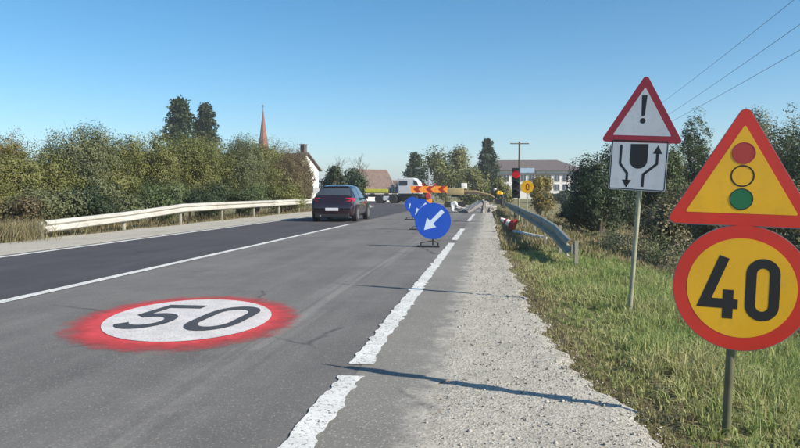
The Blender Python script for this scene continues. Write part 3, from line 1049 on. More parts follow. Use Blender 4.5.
rubble('concrete_slab', 'pale upright concrete chunk right of the tilted slab', 485, 40, (.30, .3, .66), (0, R(10), R(20)), M['concrete'], 2)
rubble('concrete_slab', 'flat grey concrete slab left of the tilted slab', 463, 40.5, (.75, .6, .22), (R(4), R(8), R(-10)), M['concrete'], 3)
rubble('concrete_slab', 'low broken asphalt lump beside the guardrail end of the works', 491, 41, (.5, .5, .32), (R(12), R(-14), R(33)), M['concrete'], 4)
rubble('concrete_slab', 'long kerb piece leaning behind the tilted slab', 478, 43.5, (.95, .3, .3), (0, R(-28), R(-20)), M['concrete'], 6)
rubble('concrete_slab', 'small concrete chunk between the white sack and flat slab', 458.5, 41, (.35, .3, .3), (R(20), R(15), R(33)), M['concrete'], 7)
sk = rubble('sack', 'white filled sack standing right of the nearest blue disc', 454.5, 42, (.38, .34, .58), (0, R(-12), 0), M['bag'], 5, 'sack')
del sk['group']
ssd = sk.modifiers.new('soft', 'SUBSURF'); ssd.levels = ssd.render_levels = 2

# white pipe lying in the grass below the rail
xa, ya = at(514, 19.5); xc, yc = at(546, 17.6)
pp = MB().tube([(xa, ya, .06), ((xa + xc) / 2, (ya + yc) / 2, .03), (xc, yc, .0)], .045, 10).build('pipe', M['bag'], None, smooth=True)
tag(pp, 'white pipe lying in the grass under the right guardrail', 'pipe')

# toppled cone
def cone():
    x, y = at(513.5, 20.2)
    c = thing('traffic_cone', 'toppled red and white traffic cone at the foot of the right guardrail', 'traffic cone', (x, y, .21), 0)
    c.rotation_euler = (R(-28), R(-62), R(10))
    c.scale = (.85, .85, .85)
    prof = [(.17, 0.0), (.14, .10), (.125, .14), (.10, .26), (.085, .34), (.05, .5), (.035, .54)]
    for i, (a, bq, mm) in enumerate(((0, 2, 'cone_red'), (2, 3, 'bag'), (3, 4, 'cone_red'), (4, 5, 'bag'), (5, 6, 'cone_red'))):
        MB().lathe(prof[a:bq + 1], 20).build('band', M[mm], c, smooth=True)
    MB().box((0, 0, -.02), (.42, .42, .04), bev=.012).build('base', M['cone_red'], c, smooth=True)
cone()

# bending worker in a hi-vis vest
def skinned(name, pts, edges, radii, m, parent, root=0):
    me = bpy.data.meshes.new(name)
    me.from_pydata(pts, edges, [])
    me.materials.append(m)
    o = link(bpy.data.objects.new(name, me), parent)
    sk_ = o.modifiers.new('skin', 'SKIN')
    sk_.use_smooth_shade = True
    for i, r in enumerate(radii):
        rr = r if isinstance(r, tuple) else (r, r)
        me.skin_vertices[0].data[i].radius = rr
        me.skin_vertices[0].data[i].use_root = (i == root)
    sb = o.modifiers.new('smooth', 'SUBSURF'); sb.levels = sb.render_levels = 2
    return o
def worker():
    x, y = at(503, 50)
    w = thing('person', 'worker bending forward in orange hi-vis vest beside the rubble', 'person', (x, y, 0), R(0))
    # local: faces -X
    P = [(0.0, 0, .92), (-.02, -.10, .88), (-.10, -.13, .48), (.02, -.14, .08), (-.12, -.15, .04),
         (-.02, .10, .88), (-.04, .13, .48), (.10, .14, .08), (-.04, .15, .04),
         (-.16, 0, 1.10), (-.36, 0, 1.26), (-.44, 0, 1.30), (-.50, 0, 1.33), (-.58, 0, 1.36),
         (-.37, -.19, 1.24), (-.44, -.22, .96), (-.56, -.16, .74), (-.60, -.13, .66),
         (-.37, .19, 1.24), (-.46, .21, .96), (-.58, .14, .76), (-.62, .12, .68)]
    E_ = [(0, 1), (1, 2), (2, 3), (3, 4), (0, 5), (5, 6), (6, 7), (7, 8), (0, 9), (9, 10), (10, 11), (11, 12), (12, 13), (10, 14), (14, 15), (15, 16), (16, 17), (10, 18), (18, 19), (19, 20), (20, 21)]
    rad = [.15, .10, .075, .05, .04, .10, .075, .05, .04, .15, .15, .055, .09, .085, .07, .052, .04, .035, .07, .052, .04, .035]
    skinned('body', P, E_, rad, M['trousers'], w)
    V = [(-.04, 0, .98), (-.16, 0, 1.10), (-.36, 0, 1.26), (-.37, -.19, 1.24), (-.43, -.22, 1.02), (-.37, .19, 1.24), (-.45, .215, 1.02)]
    skinned('vest', V, [(0, 1), (1, 2), (2, 3), (3, 4), (2, 5), (5, 6)], [.185, .18, .175, .095, .075, .095, .075], M['vest'], w)
    MB().lathe([(.15, 0), (.135, .02), (.125, .07), (.08, .12), (.02, .14)], 18, Matrix.Translation((-.56, 0, 1.36)) @ Matrix.Rotation(R(-40), 4, 'Y')).build('helmet', M['bag'], w, smooth=True)
    for s, hx in ((-.13, -.60), (.12, -.62)):
        hd = MB()
        hd.box((hx - .01, s, .65), (.035, .075, .09), bev=.012)
        for k in range(4):
            hd.tube([(hx - .012, s - .027 + .018 * k, .61), (hx - .02, s - .027 + .018 * k, .57), (hx + .008, s - .027 + .018 * k, .545 + .006 * abs(k - 1.5))], [.0095, .009, .007], 6)
        hd.tube([(hx, s + .04, .66), (hx - .03, s + .058, .62), (hx - .035, s + .05, .59)], [.011, .010, .008], 6)
        hd.build('hand', M['skin'], w, smooth=True)
    fc = skinned('face', [(-.565, 0, 1.315), (-.615, 0, 1.335), (-.66, 0, 1.345)], [(0, 1), (1, 2)], [.085, .08, .05], M['skin'], w)
worker()

# ------------------------------------------------------------------ foliage makers
def rand_unit(rg, n):
    a = rg.normal(0, 1, (n, 3)); return a / np.linalg.norm(a, axis=1)[:, None]
def leaf_quads(rg, C, L, W, up=0.0, out=None):
    n = len(C)
    u = rand_unit(rg, n)
    if out is not None:      # leaves lie roughly across the outward direction of their clump
        nd = out + rand_unit(rg, n) * .62
        nd /= np.linalg.norm(nd, axis=1)[:, None] + 1e-9
        u = u - nd * (u * nd).sum(1)[:, None]
        u /= np.linalg.norm(u, axis=1)[:, None] + 1e-9
    if up: u[:, 2] += up; u /= np.linalg.norm(u, axis=1)[:, None]
    w = np.cross(u, rand_unit(rg, n) if out is None else nd); w /= np.linalg.norm(w, axis=1)[:, None] + 1e-9
    L = (L * rg.uniform(.6, 1.35, n))[:, None]; W = (W * rg.uniform(.6, 1.3, n))[:, None]
    V = np.stack([C - u * L, C + w * W + u * L * .1, C + u * L, C - w * W + u * L * .1], 1).reshape(-1, 3)
    return V, np.arange(n * 4).reshape(n, 4)
def pal_cols(rg, pal, n, clump=None):
    pal = np.array(pal)
    if clump is None: clump = rg.random(n)
    t = np.clip(clump + rg.normal(0, .16, n), 0, .999) * (len(pal) - 1)
    i = t.astype(int); f = (t - i)[:, None]
    c = pal[i] * (1 - f) + pal[np.minimum(i + 1, len(pal) - 1)] * f
    return c * rg.uniform(.84, 1.18, (n, 1))
def crown_mesh(seed, rx, rz, zc, n, leaf, pal, lobes=11, up=0.0, droop=0.0, loose=.30, fine=70):
    """leaf clumps spread over uneven lobes of a crown"""
    rg = np.random.default_rng(seed)
    D = rand_unit(rg, lobes)
    D[:, 2] = D[:, 2] * .9 + .05
    rad = rg.uniform(.42, .74, lobes)
    LC = D * rad[:, None] * np.array([rx, rx, rz]) + [0, 0, zc]
    LR = rg.uniform(.32, .55, lobes)
    ncl = fine * lobes
    li = rg.integers(0, lobes, ncl)
    d = rand_unit(rg, ncl) * (rg.random(ncl) ** .45)[:, None]
    CC = LC[li] + d * LR[li][:, None] * np.array([rx, rx, rz * 1.05])
    ct = np.clip(rg.normal(.5, .22, lobes)[li] * .6 + rg.random(ncl) * .4, 0, 1)
    k = rg.integers(0, ncl, n)
    C = CC[k] + rg.normal(0, loose * min(rx, rz) * .32, (n, 3))
    od = (C - LC[li[k]]) / np.array([rx, rx, rz])
    od = od / (np.linalg.norm(od, axis=1)[:, None] + 1e-9) * 1.0 + np.array([0, 0, .25])
    V, Fc = leaf_quads(rg, C, leaf, leaf * .5, up, od)
    return V, Fc, np.repeat(pal_cols(rg, pal, n, ct[k]), 4, 0), LC
def limbs(seed, h, r0, tips, stems=1, spread=.1):
    rg = np.random.default_rng(seed + 900)
    b = MB()
    for s in range(stems):
        a = rg.random() * 6.28
        base = Vector((math.cos(a) * spread, math.sin(a) * spread, -.25))
        top = Vector((math.cos(a) * spread * 3, math.sin(a) * spread * 3, h))
        m1 = base.lerp(top, .4) + Vector((rg.normal(0, .06 * h), rg.normal(0, .06 * h), 0))
        b.tube([base, m1, top], [r0, r0 * .72, r0 * .35], 7)
        for k, T in enumerate(tips):
            if k % stems != s: continue
            st = m1.lerp(top, rg.uniform(0, .8))
            T = Vector(T)
            md = st.lerp(T, .5) + Vector((0, 0, .12 * (T - st).length))
            b.tube([st, md, T], [r0 * .45, r0 * .28, r0 * .08], 5)
            for _ in range(2):
                q = T + Vector(rg.normal(0, .22 * (T - st).length + .05, 3))
                b.tube([md, md.lerp(q, .6) + Vector((0, 0, .05)), q], [r0 * .22, r0 * .13, r0 * .04], 4, False)
    return b
OLIVE = [(.095, .112, .038), (.14, .155, .050), (.185, .19, .064), (.23, .215, .082)]
GREEN = [(.05, .078, .034), (.075, .108, .044), (.105, .14, .058), (.14, .17, .078)]
SCRUB = [(.11, .115, .055), (.17, .165, .085), (.23, .20, .12), (.16, .19, .09)]
DARK = [(.030, .050, .026), (.044, .068, .034), (.066, .092, .044)]
GREY = [(.082, .102, .050), (.115, .135, .064), (.15, .165, .082), (.18, .185, .10)]
BROWN = [(.075, .060, .034), (.13, .10, .055), (.17, .14, .075), (.11, .115, .05)]
YELLOW = [(.12, .105, .025), (.20, .16, .035), (.26, .20, .05), (.13, .135, .04)]

def tree(name, label, cat, px, depth, top_py, rx, seed, pal, n=9000, leaf=.09, trunk_r=.09, stems=1, group=None, low=.1, lobes=11, loose=.3, proto=None):
    """tree or shrub whose crown tops out at photo row top_py"""
    x, y = at(px, depth)
    g = float(gz(x, y))
    H = zat(top_py, depth) - g
    root = thing(name, label, cat, (x, y, g), random.random() * 6.28, group)
    z0 = H * low
    rz = (H - z0) / 2 * .98
    V, Fc, cc, LC = crown_mesh(seed, rx, rz, z0 + rz, n, leaf, pal, lobes, loose=loose)
    V[:, 2] = np.minimum(V[:, 2] * 1.0, 1e9)
    zs = V[:, 2].max()
    V[:, 2] = z0 * .5 + (V[:, 2] - z0 * .5) * (H - z0 * .5) / (zs - z0 * .5)
    V[:, 2] = np.maximum(V[:, 2], .02)
    limbs(seed, H * .5, trunk_r, [tuple(q) for q in LC], stems, .12 * (stems > 1) + .02).build('trunk', M['bark'], root, smooth=True)
    mesh_obj('crown', V, Fc, M['leaf'], root, cols=cc)
    return root

def conifer(label, px, depth, top_py, r, seed, n=5000, ex=.7):
    x, y = at(px, depth)
    g = float(gz(x, y))
    H = zat(top_py, depth) - g
    root = thing('conifer_tree', label, 'tree', (x, y, g))
    rg = np.random.default_rng(seed)
    MB().tube([(0, 0, -.3), (0, 0, H * .5), (0, 0, H * .97)], [H * .018, H * .011, .03], 8).build('trunk', M['bark'], root, smooth=True)
    C = []
    lev = 26
    for i in range(lev):
        t = (i + rg.uniform(-.3, .3)) / lev
        z = H * (.08 + .9 * t)
        for b_ in range(7):
            a = rg.random() * 6.28
            ln = r * (1 - t) ** ex * rg.uniform(.25, 1.3) + .2
            k = max(3, int(n / lev / 7))
            s = rg.random(k) ** .6
            C.append(np.stack([np.cos(a) * ln * s, np.sin(a) * ln * s, z - .22 * ln * s + rg.normal(0, .10, k)], 1) + rg.normal(0, .07 * r, (k, 3)))
    C = np.concatenate(C)
    V, Fc = leaf_quads(rg, C, .05 * r + .14, .02 * r + .05)
    mesh_obj('crown', V, Fc, M['leaf'], root, cols=np.repeat(pal_cols(rg, DARK, len(C)), 4, 0))
    return root

def bare_tree(label, px, depth, top_py, seed, sp=.5):
    x, y = at(px, depth)
    g = float(gz(x, y))
    H = zat(top_py, depth) - g
    root = thing('bare_tree', label, 'tree', (x, y, g))
    rg = np.random.default_rng(seed)
    tr, tw = MB(), MB()
    def grow(p, d, L, r, lv, b):
        q = p + d * L
        b.tube([p, p.lerp(q, .5) + Vector(rg.normal(0, .03 * L, 3)), q], [r, r * .8, r * .55], 5, False)
        if lv == 0: return
        for _ in range(3 if lv > 1 else 4):
            nd = (d + Vector(rg.normal(0, sp, 3)) + Vector((0, 0, .12))).normalized()
            grow(p.lerp(q, rg.uniform(.55, 1)), nd, L * rg.uniform(.55, .8), r * .55, lv - 1, tw)
    grow(Vector((0, 0, -.2)), Vector((0, 0, 1)), H * .36, H * .018, 5, tr)
    zs = max(p[2] for p in tw.v)
    tw.v = [(p[0], p[1], p[2] if p[2] < 0 else p[2] * H / zs) for p in tw.v]
    tr.v = [(p[0], p[1], p[2] if p[2] < 0 else p[2] * H / zs) for p in tr.v]
    tr.build('trunk', M['bark'], root, smooth=True)
    tw.build('crown', M['bark'], root)
    return root

# ------------------------------------------------------------------ left belt of scrub willows
LEFT = [  # px, depth, top row, half width m, palette, label
    (-16, 23, 140, 1.7, OLIVE, 'olive bush cut by the left edge of the picture'),
    (3, 33, 126, 1.6, YELLOW, 'yellowish treetop rising behind the bushes at the far left'),
    (30, 25, 141, 1.6, OLIVE, 'rounded olive bush left of the tallest willow'),
    (62, 28, 140, 1.5, OLIVE, 'low olive bush in the dip left of the tallest willow'),
    (86, 28, 117, 1.9, GREY, 'tallest grey-green willow of the left belt'),
    (113, 30, 124, 1.7, OLIVE, 'olive willow right beside the tallest one'),
    (140, 33, 133, 1.7, GREY, 'grey-green bush in the notch between two willow groups'),
    (163, 33, 126, 1.7, OLIVE, 'olive willow in front of the dark conifers, left of the pair'),
    (188, 35, 125, 1.8, OLIVE, 'olive willow right under the dark conifers'),
    (212, 37, 132, 1.8, OLIVE, 'olive willow right of the dark conifers'),
    (236, 38, 131, 1.8, GREY, 'grey-green willow left of the church spire'),
    (258, 41, 131, 1.9, OLIVE, 'olive willow at the foot of the church spire'),
    (281, 44, 137, 2.1, BROWN, 'brownish bush below the dark house roof'),
    (292, 50, 142, 1.6, BROWN, 'brownish bush left of the white gable'),
    (304, 54, 160, 1.0, BROWN, 'small brownish bush at the right end of the belt before the white gable'),
]
for i, (px, d, tp, r, pal, lab) in enumerate(LEFT):
    tree('willow_shrub', lab, 'bush', px, d, tp, r * 1.12, 100 + i, pal, 32000, .042, .07, 3, 'willow bushes behind the left guardrail', low=.06, lobes=20, loose=.17)
LOW = [(8, 20.5, 192, 1.0, BROWN, 'brown dry bush left of the guardrail end'), (44, 22.5, 180, 1.2, GREY, 'low grey twiggy bush above the guardrail end'),
       (84, 24, 176, 1.3, DARK, 'low dark bush under the tallest willow'), (122, 26.5, 178, 1.3, GREY, 'low grey-green bush behind the first guardrail posts'),
       (160, 29, 172, 1.4, GREEN, 'low green bush behind the middle of the left guardrail'), (204, 32, 175, 1.4, DARK, 'low dark bush behind the guardrail below the spire gap'),
       (248, 36, 176, 1.4, GREEN, 'low green bush behind the guardrail under the spire'), (286, 41, 178, 1.4, OLIVE, 'low olive bush behind the guardrail beside the car')]
for i, (px, d, tp, r, pal, lab) in enumerate(LOW):
    tree('low_bush', lab, 'bush', px, d, tp, r, 150 + i, pal, 10000, .048, .04, 5, 'low bushes behind the left guardrail', low=.02, lobes=9, loose=.4)

# ------------------------------------------------------------------ right trees behind the signs
RIGHT = [
    ('leafy_tree', 608, 31, 139, 1.7, DARK, 15000, 'dark green tree right of the long white building'),
    ('leafy_bush', 596, 27, 170, 1.2, DARK, 8000, 'dark low bush in front of the dark green tree'),
    ('leafy_tree', 634, 34, 150, 1.6, DARK, 10000, 'dark tree behind the leaning sign post'),
    ('leafy_tree', 664, 33, 138, 1.3, GREEN, 9000, 'green tree just right of the square lane diagram'),
    ('slender_tree', 691, 36, 107, 1.3, GREEN, 12000, 'slender pointed tree left of the yellow triangle'),
    ('leafy_tree', 722, 33, 140, 1.5, GREEN, 9000, 'grey-green tree hidden behind the yellow triangle'),
    ('leafy_tree', 766, 33, 104, 2.2, GREY, 16000, 'broad grey-green tree right of the yellow triangle tip'),
    ('leafy_tree', 801, 28, 124, 1.4, GREEN, 9000, 'green tree cut by the right edge of the picture'),
    ('leafy_bush', 575, 40, 197, 1.0, DARK, 5000, 'small dark bush at the edge of the dry field'),
    ('leafy_bush', 684, 20, 178, 1.3, SCRUB, 9000, 'grey-green bush between the two sign posts'),
    ('leafy_bush', 742, 17, 184, 1.3, SCRUB, 9000, 'green bush behind the round 40 sign'),
    ('leafy_bush', 792, 15, 178, 1.2, SCRUB, 9000, 'green bush at the right edge behind the 40 sign'),
]
for i, (nm, px, d, tp, r, pal, n, lab) in enumerate(RIGHT):
    tree(nm, lab, 'tree' if 'tree' in nm else 'bush', px, d, tp, r, 200 + i, pal, int(n * 1.5), .062, .09, 1 if 'tree' in nm else 4, 'trees and bushes below the right embankment', low=.05, lobes=15, loose=.22)

# ------------------------------------------------------------------ middle distance
tree('leafy_tree', 'broad olive tree left of the pointed conifer', 'tree', 447, 110, 141, 3.9, 301, OLIVE, 9000, .22, .25, 1, low=.05)
tree('leafy_tree', 'low rounded olive tree under the pointed conifer', 'tree', 472, 100, 164, 2.9, 302, OLIVE, 6000, .2, .2, 1, low=.02)
tree('leafy_bush', 'dark round bush just above the car roof', 'bush', 334, 62, 163, 1.5, 303, DARK, 5000, .12, .1, 3, low=.03)
tree('leafy_bush', 'dark bush right of the car roof before the houses', 'bush', 354, 66, 166, 1.6, 304, DARK, 5000, .12, .1, 3, low=.03)
tree('leafy_bush', 'yellowing bush behind the round yellow sign', 'bush', 541, 62, 171, 1.35, 305, YELLOW, 5000, .11, .1, 3, low=.03)
tree('leafy_bush', 'olive bush left of the temporary traffic light', 'bush', 503, 75, 172, 1.5, 306, OLIVE, 5000, .12, .1, 3, low=.03)
conifer('tall dark conifer, left of the pair above the willows', 181, 105, 98, 4.3, 311, 10000, .6)
conifer('slightly shorter dark conifer, right of the pair above the willows', 207, 108, 103, 3.8, 312, 10000, .6)
conifer('pointed conifer left of the utility pole', 487, 112, 138, 3.0, 313, 7000)
conifer('short dark conifer above the white truck', 415, 120, 153, 3.0, 314, 7000)
bare_tree('bare grey tree above the pinkish roof', 364, 96, 152, 321)
bare_tree('bare twiggy tree behind the dark round bush', 338, 90, 155, 322, .3)

# hedge in front of the long building
for k, (px, d, tp, r) in enumerate(((548, 120, 191, 3.4), (565, 118, 190, 3.2), (582, 120, 190.5, 3.2))):
    tree('hedge_bush', ['leftmost', 'middle', 'rightmost'][k] + ' dark hedge bush below the long building windows', 'bush', px, d, tp, r, 330 + k, DARK, 4000, .2, .1, 3, 'hedge in front of the long building', low=.02)

# far wood along the horizon
def far_wood():
    rg = np.random.default_rng(77)
    n = 26000
    a = rg.uniform(-1.1, 1.1, n)
    d = rg.uniform(330, 420, n)
    hgt = 5 + 3.2 * np.sin(a * 23) + 2.2 * np.sin(a * 61 + 1)
    z = rg.random(n) ** .8 * np.maximum(hgt, 2.5)
    C = np.stack([np.sin(a) * d, np.cos(a) * d, z], 1)
    V, Fc = leaf_quads(rg, C, 1.1, .7)
    o = mesh_obj('distant_wood', V, Fc, M['leaf'], cols=np.repeat(pal_cols(rg, GREY, n), 4, 0))
    tag(o, 'distant belt of woodland along the horizon', kind='stuff')
far_wood()

# ------------------------------------------------------------------ houses, church, long building
def gable_house(name, label, px, depth, w, dpt, eave, ridge, rz, mw, mr, wins=(), chim=None):
    x, y = at(px, depth)
    h = thing(name, label, 'house', (x, y, float(gz(x, y))), rz)
    # ridge along local X; gable ends at +-w/2
    MB().add([(-w / 2, -dpt / 2, 0), (w / 2, -dpt / 2, 0), (w / 2, dpt / 2, 0), (-w / 2, dpt / 2, 0), (-w / 2, -dpt / 2, eave), (w / 2, -dpt / 2, eave), (w / 2, dpt / 2, eave), (-w / 2, dpt / 2, eave), (-w / 2, 0, ridge), (w / 2, 0, ridge)],
             [(0, 1, 5, 4), (2, 3, 7, 6), (1, 2, 6, 9, 5), (3, 0, 4, 8, 7), (4, 5, 9, 8), (6, 7, 8, 9)]).build('wall', mw, h)
    o = .45
    sl = (ridge - eave) / (dpt / 2)
    r = MB()
    for s in (-1, 1):
        a = (-w / 2 - o, s * (dpt / 2 + o), eave - sl * o + .06); b_ = (w / 2 + o, s * (dpt / 2 + o), eave - sl * o + .06)
        c = (w / 2 + o, 0, ridge + .06); d_ = (-w / 2 - o, 0, ridge + .06)
        up = lambda p: (p[0], p[1], p[2] + .16)
        r.add([a, b_, c, d_, up(a), up(b_), up(c), up(d_)], [(0, 1, 2, 3), (4, 7, 6, 5), (0, 4, 5, 1), (1, 5, 6, 2), (2, 6, 7, 3), (3, 7, 4, 0)])
    rf = r.build('roof', mr, h)
    if chim:
        MB().box((chim[0], chim[1], ridge + .5), (.8, .7, 2.0)).box((chim[0], chim[1], ridge + 1.55), (1.0, .9, .12)).build('chimney', M['roof_dark'], rf)
    for (face, u, z, ww, hh) in wins:
        if face == 'x':
            c, dm = (w / 2 + .03, u, z), (.08, ww, hh)
            pc, pd = (w / 2 + .06, u, z), (.05, ww * .8, hh * .85)
        else:
            c, dm = (u, -dpt / 2 - .03, z), (ww, .08, hh)
            pc, pd = (u, -dpt / 2 - .06, z), (ww * .8, .05, hh * .85)
        f = MB().box(c, dm).build('window', M['render_white'], h)
        MB().box(pc, pd).build('pane', M['pane'], f)
    return h
gable_house('house', 'white gabled house with brown roof behind the left bushes', 292, 112, 6.2, 6.0, 5.0, 7.4, R(-24), M['render_white'], M['roof_brown'], [('x', -1.2, 1.8, 1.0, 1.3), ('x', 1.2, 1.8, 1.0, 1.3), ('x', 0, 5.6, .9, 1.1)], (2.0, .6))
gable_house('house', 'low house with pinkish brown roof behind the car and truck', 371, 104, 4.6, 5.2, 2.2, 4.8, R(38), M['render_white'], M['roof_brown'], [('y', -1.2, 1.4, .9, 1.0), ('y', 1.2, 1.4, .9, 1.0), ('x', 0, 1.4, .9, 1.0)], None)
gable_house('house', 'far white house left of the white truck cab', 386, 135, 4.8, 5.0, 2.7, 3.9, R(-6), M['render_white'], M['roof_brown'], [('y', -1.0, 1.6, .8, .9), ('y', 1.0, 1.6, .8, .9)], None)

def church():
    x, y = at(264, 250)
    g = float(gz(x, y))
    c = thing('church_tower', 'slim red-brown church spire above the left bushes', 'church', (x, y, g), R(20))
    z0, z1 = zat(147, 250) - g, zat(110, 250) - g
    MB().box((0, 0, z0 / 2), (3.2, 3.2, z0)).box((0, 0, z0 - .2), (3.5, 3.5, .5)).build('tower', M['brick_spire'], c)
    MB().lathe([(1.75, z0), (1.4, z0 + 2.6), (.08, z1)], 8).build('spire', M['brick_spire'], c)
    for a in range(4):
        o = MB().box((0, -1.62, z0 - 3), (1.0, .08, 2.0)).build('belfry_opening', M['pane'], c)
        o.rotation_euler = (0, 0, a * math.pi / 2)
    MB().box((0, 0, z1 + .8), (.16, .16, 2.0)).box((0, 0, z1 + 1.1), (1.0, .16, .16)).build('cross', M['black'], c)
church()

def long_building():
    d = 200
    x, y = at(531, d)
    g = float(gz(x, y))
    c = thing('long_building', 'long white two storey building with dark plum hipped roof', 'building', (x, y, g), R(3))
    px = lambda p: (p - 531) / F_PX * d
    z = lambda p: zat(p, d) - g
    xl, xr_ = px(478), px(581)
    dep = 12.0
    MB().box(((xl + xr_) / 2, dep / 2, z(171) / 2), (xr_ - xl, dep, z(171))).build('wall', M['render_white'], c)
    MB().box(((xl + xr_) / 2, -.15, z(174.2)), (xr_ - xl + .5, .3, .35)).build('cornice', M['roof_dark'], c)
    o = .9
    a, b_, e, t = xl - o, xr_ + o, z(170.2), z(159.2)
    ra, rb = xl + 6, px(559)
    MB().add([(a, -o, e), (b_, -o, e), (b_, dep + o, e), (a, dep + o, e), (ra, dep / 2, t), (rb, dep / 2, t), (a, -o, e - .25), (b_, -o, e - .25), (b_, dep + o, e - .25), (a, dep + o, e - .25)],
             [(0, 1, 5, 4), (1, 2, 5), (2, 3, 4, 5), (3, 0, 4), (6, 9, 8, 7), (0, 6, 7, 1), (1, 7, 8, 2), (2, 8, 9, 3), (3, 9, 6, 0)]).build('roof', M['roof_dark'], c)
    k = 0
    p = 490.0
    while p < 580:
        for py, hh in ((178.2, 1.75), (187.3, 1.75)):
            f = MB().box((px(p), -.04, z(py)), (1.62, .1, hh + .2)).build('window', M['render_white'], c)
            pn = MB().box((px(p), -.10, z(py)), (1.42, .06, hh)).build('pane', M['pane'], f)
            MB().box((px(p), -.135, z(py)), (.07, .03, hh)).build('mullion', M['render_white'], f)
        p += 8.3
long_building()

# ------------------------------------------------------------------ poles and wires
def utility_pole(label, x, y, ztop, arm, rz=0.0):
    g = float(gz(x, y))
    u = thing('utility_pole', label, 'pole', (x, y, g), rz)
    H = ztop - g
    MB().tube([(0, 0, -.4), (0, 0, H * .5), (0, 0, H + .3)], [.17, .15, .12], 10).build('pole', M['wood_pole'], u, smooth=True)
    MB().box((0, -.15, H), (arm, .1, .14)).build('crossarm', M['wood_pole'], u)
    for s in (-.45, .05, .45):
        MB().lathe([(.04, 0), (.06, .06), (.03, .12), (.05, .18), (.02, .22)], 10, Matrix.Translation((s * arm, -.15, H + .07))).build('insulator', M['bag'], u, smooth=True)
    return u
xA, yA = at(519, 93)
utility_pole('timber utility pole with crossarm in front of the long building', xA, yA, zat(144, 93), 2.5, R(8))
lines = [((650, 111), (905, -92), 'topmost of three thin overhead wires at the upper right'),
         ((650, 126), (905, -52), 'middle of three thin overhead wires at the upper right'),
         ((650, 132), (905, -12), 'lowest of three thin overhead wires at the upper right')]
cp = MB()
ends = []
for (a, b_, lab) in lines:
    xa, ya = at(a[0], 47); xb_, yb_ = at(b_[0], 14)
    A = Vector((xa, ya, zat(a[1], 47))); B = Vector((xb_, yb_, zat(b_[1], 14)))
    ends.append((A, B))
    w = MB().tube([A.lerp(B, t / 24) - Vector((0, 0, .10 * 4 * (t / 24) * (1 - t / 24))) for t in range(25)], .007, 6).build('overhead_wire', M['black'], None, smooth=True)
    tag(w, lab, 'wire', 'overhead wires')
# the pole they run to stands hidden behind the leaning sign post
A0 = ends[0][0]
g = float(gz(A0.x, A0.y))
up_ = thing('utility_pole', 'utility pole standing behind the leaning sign, carrying three wires', 'pole', (A0.x, A0.y, g))
MB().tube([(0, .2, -.4), (0, .2, A0.z - g + .2)], [.13, .10], 10).build('pole', M['wood_pole'], up_, smooth=True)
for (A, B) in ends:
    MB().box((0, .06, A.z - g), (.06, .3, .06)).build('insulator', M['bag'], up_)

# street lamp behind the chevron board
xl_, yl_ = at(428.6, 100)
sl_ = thing('street_lamp', 'grey street lamp with arm to the left behind chevron board', 'street lamp', (xl_, yl_, float(gz(xl_, yl_))))
zt = zat(168, 100) - sl_.location.z
MB().tube([(0, 0, -.3), (0, 0, zt * .7), (0, 0, zt)], [.14, .11, .09], 8).build('pole', M['sign_back'], sl_, smooth=True)
MB().tube([(0, 0, zt - .1), (-.5, 0, zt + .1), (-1.5, 0, zt - .05)], .06, 6).build('arm', M['sign_back'], sl_, smooth=True)
MB().box((-1.6, 0, zt - .08), (.7, .25, .14)).build('lamp_head', M['sign_back'], sl_, bevel=.04)

# ------------------------------------------------------------------ grass and undergrowth
def blades(name, label, X, Y, hgt, wid, pal, seed, lean=.35, clumpf=None):
    rg = np.random.default_rng(seed)
    n = len(X)
    Z = gz(X, Y) - .01
    a = rg.random(n) * 6.28
    h = hgt * rg.uniform(.5, 1.35, n)
    la = rg.random(n) * 6.28
    l1 = np.abs(rg.normal(0, lean, n)) * h
    wv = np.stack([np.cos(a), np.sin(a), np.zeros(n)], 1) * (wid * rg.uniform(.6, 1.4, n))[:, None]
    B = np.stack([X, Y, Z], 1)
    d = np.stack([np.cos(la), np.sin(la), np.zeros(n)], 1)
    Mi = B + d * (l1 * .35)[:, None] + np.stack([0 * h, 0 * h, h * .6], 1)
    T = B + d * l1[:, None] + np.stack([0 * h, 0 * h, h * (1 - .25 * np.minimum(l1 / h, 1))], 1)
    V = np.stack([B - wv, B + wv, Mi + wv * .75, Mi - wv * .75, T + wv * .1, T - wv * .1], 1).reshape(-1, 3)
    k = np.arange(n) * 6
    Fc = np.concatenate([np.stack([k, k + 1, k + 2, k + 3], 1), np.stack([k + 3, k + 2, k + 4, k + 5], 1)])
    cc = np.repeat(pal_cols(rg, pal, n, clumpf), 6, 0)
    o = mesh_obj(name, V, Fc, M['grass'], cols=cc)
    return tag(o, label, kind='stuff')
GRASS = [(.46, .41, .22), (.36, .36, .16), (.28, .33, .12), (.20, .28, .085)]
DRY = [(.34, .29, .18), (.27, .22, .12), (.20, .175, .085), (.15, .16, .07)]
def patchy(rg, X, Y):
    return np.clip(.5 + .28 * np.sin(X * 2.1 + Y * .9) * np.sin(Y * 1.3 - X * .7) + .22 * np.sin(X * 5.3 - Y * 3.1) + rg.normal(0, .12, len(X)), 0, 1)
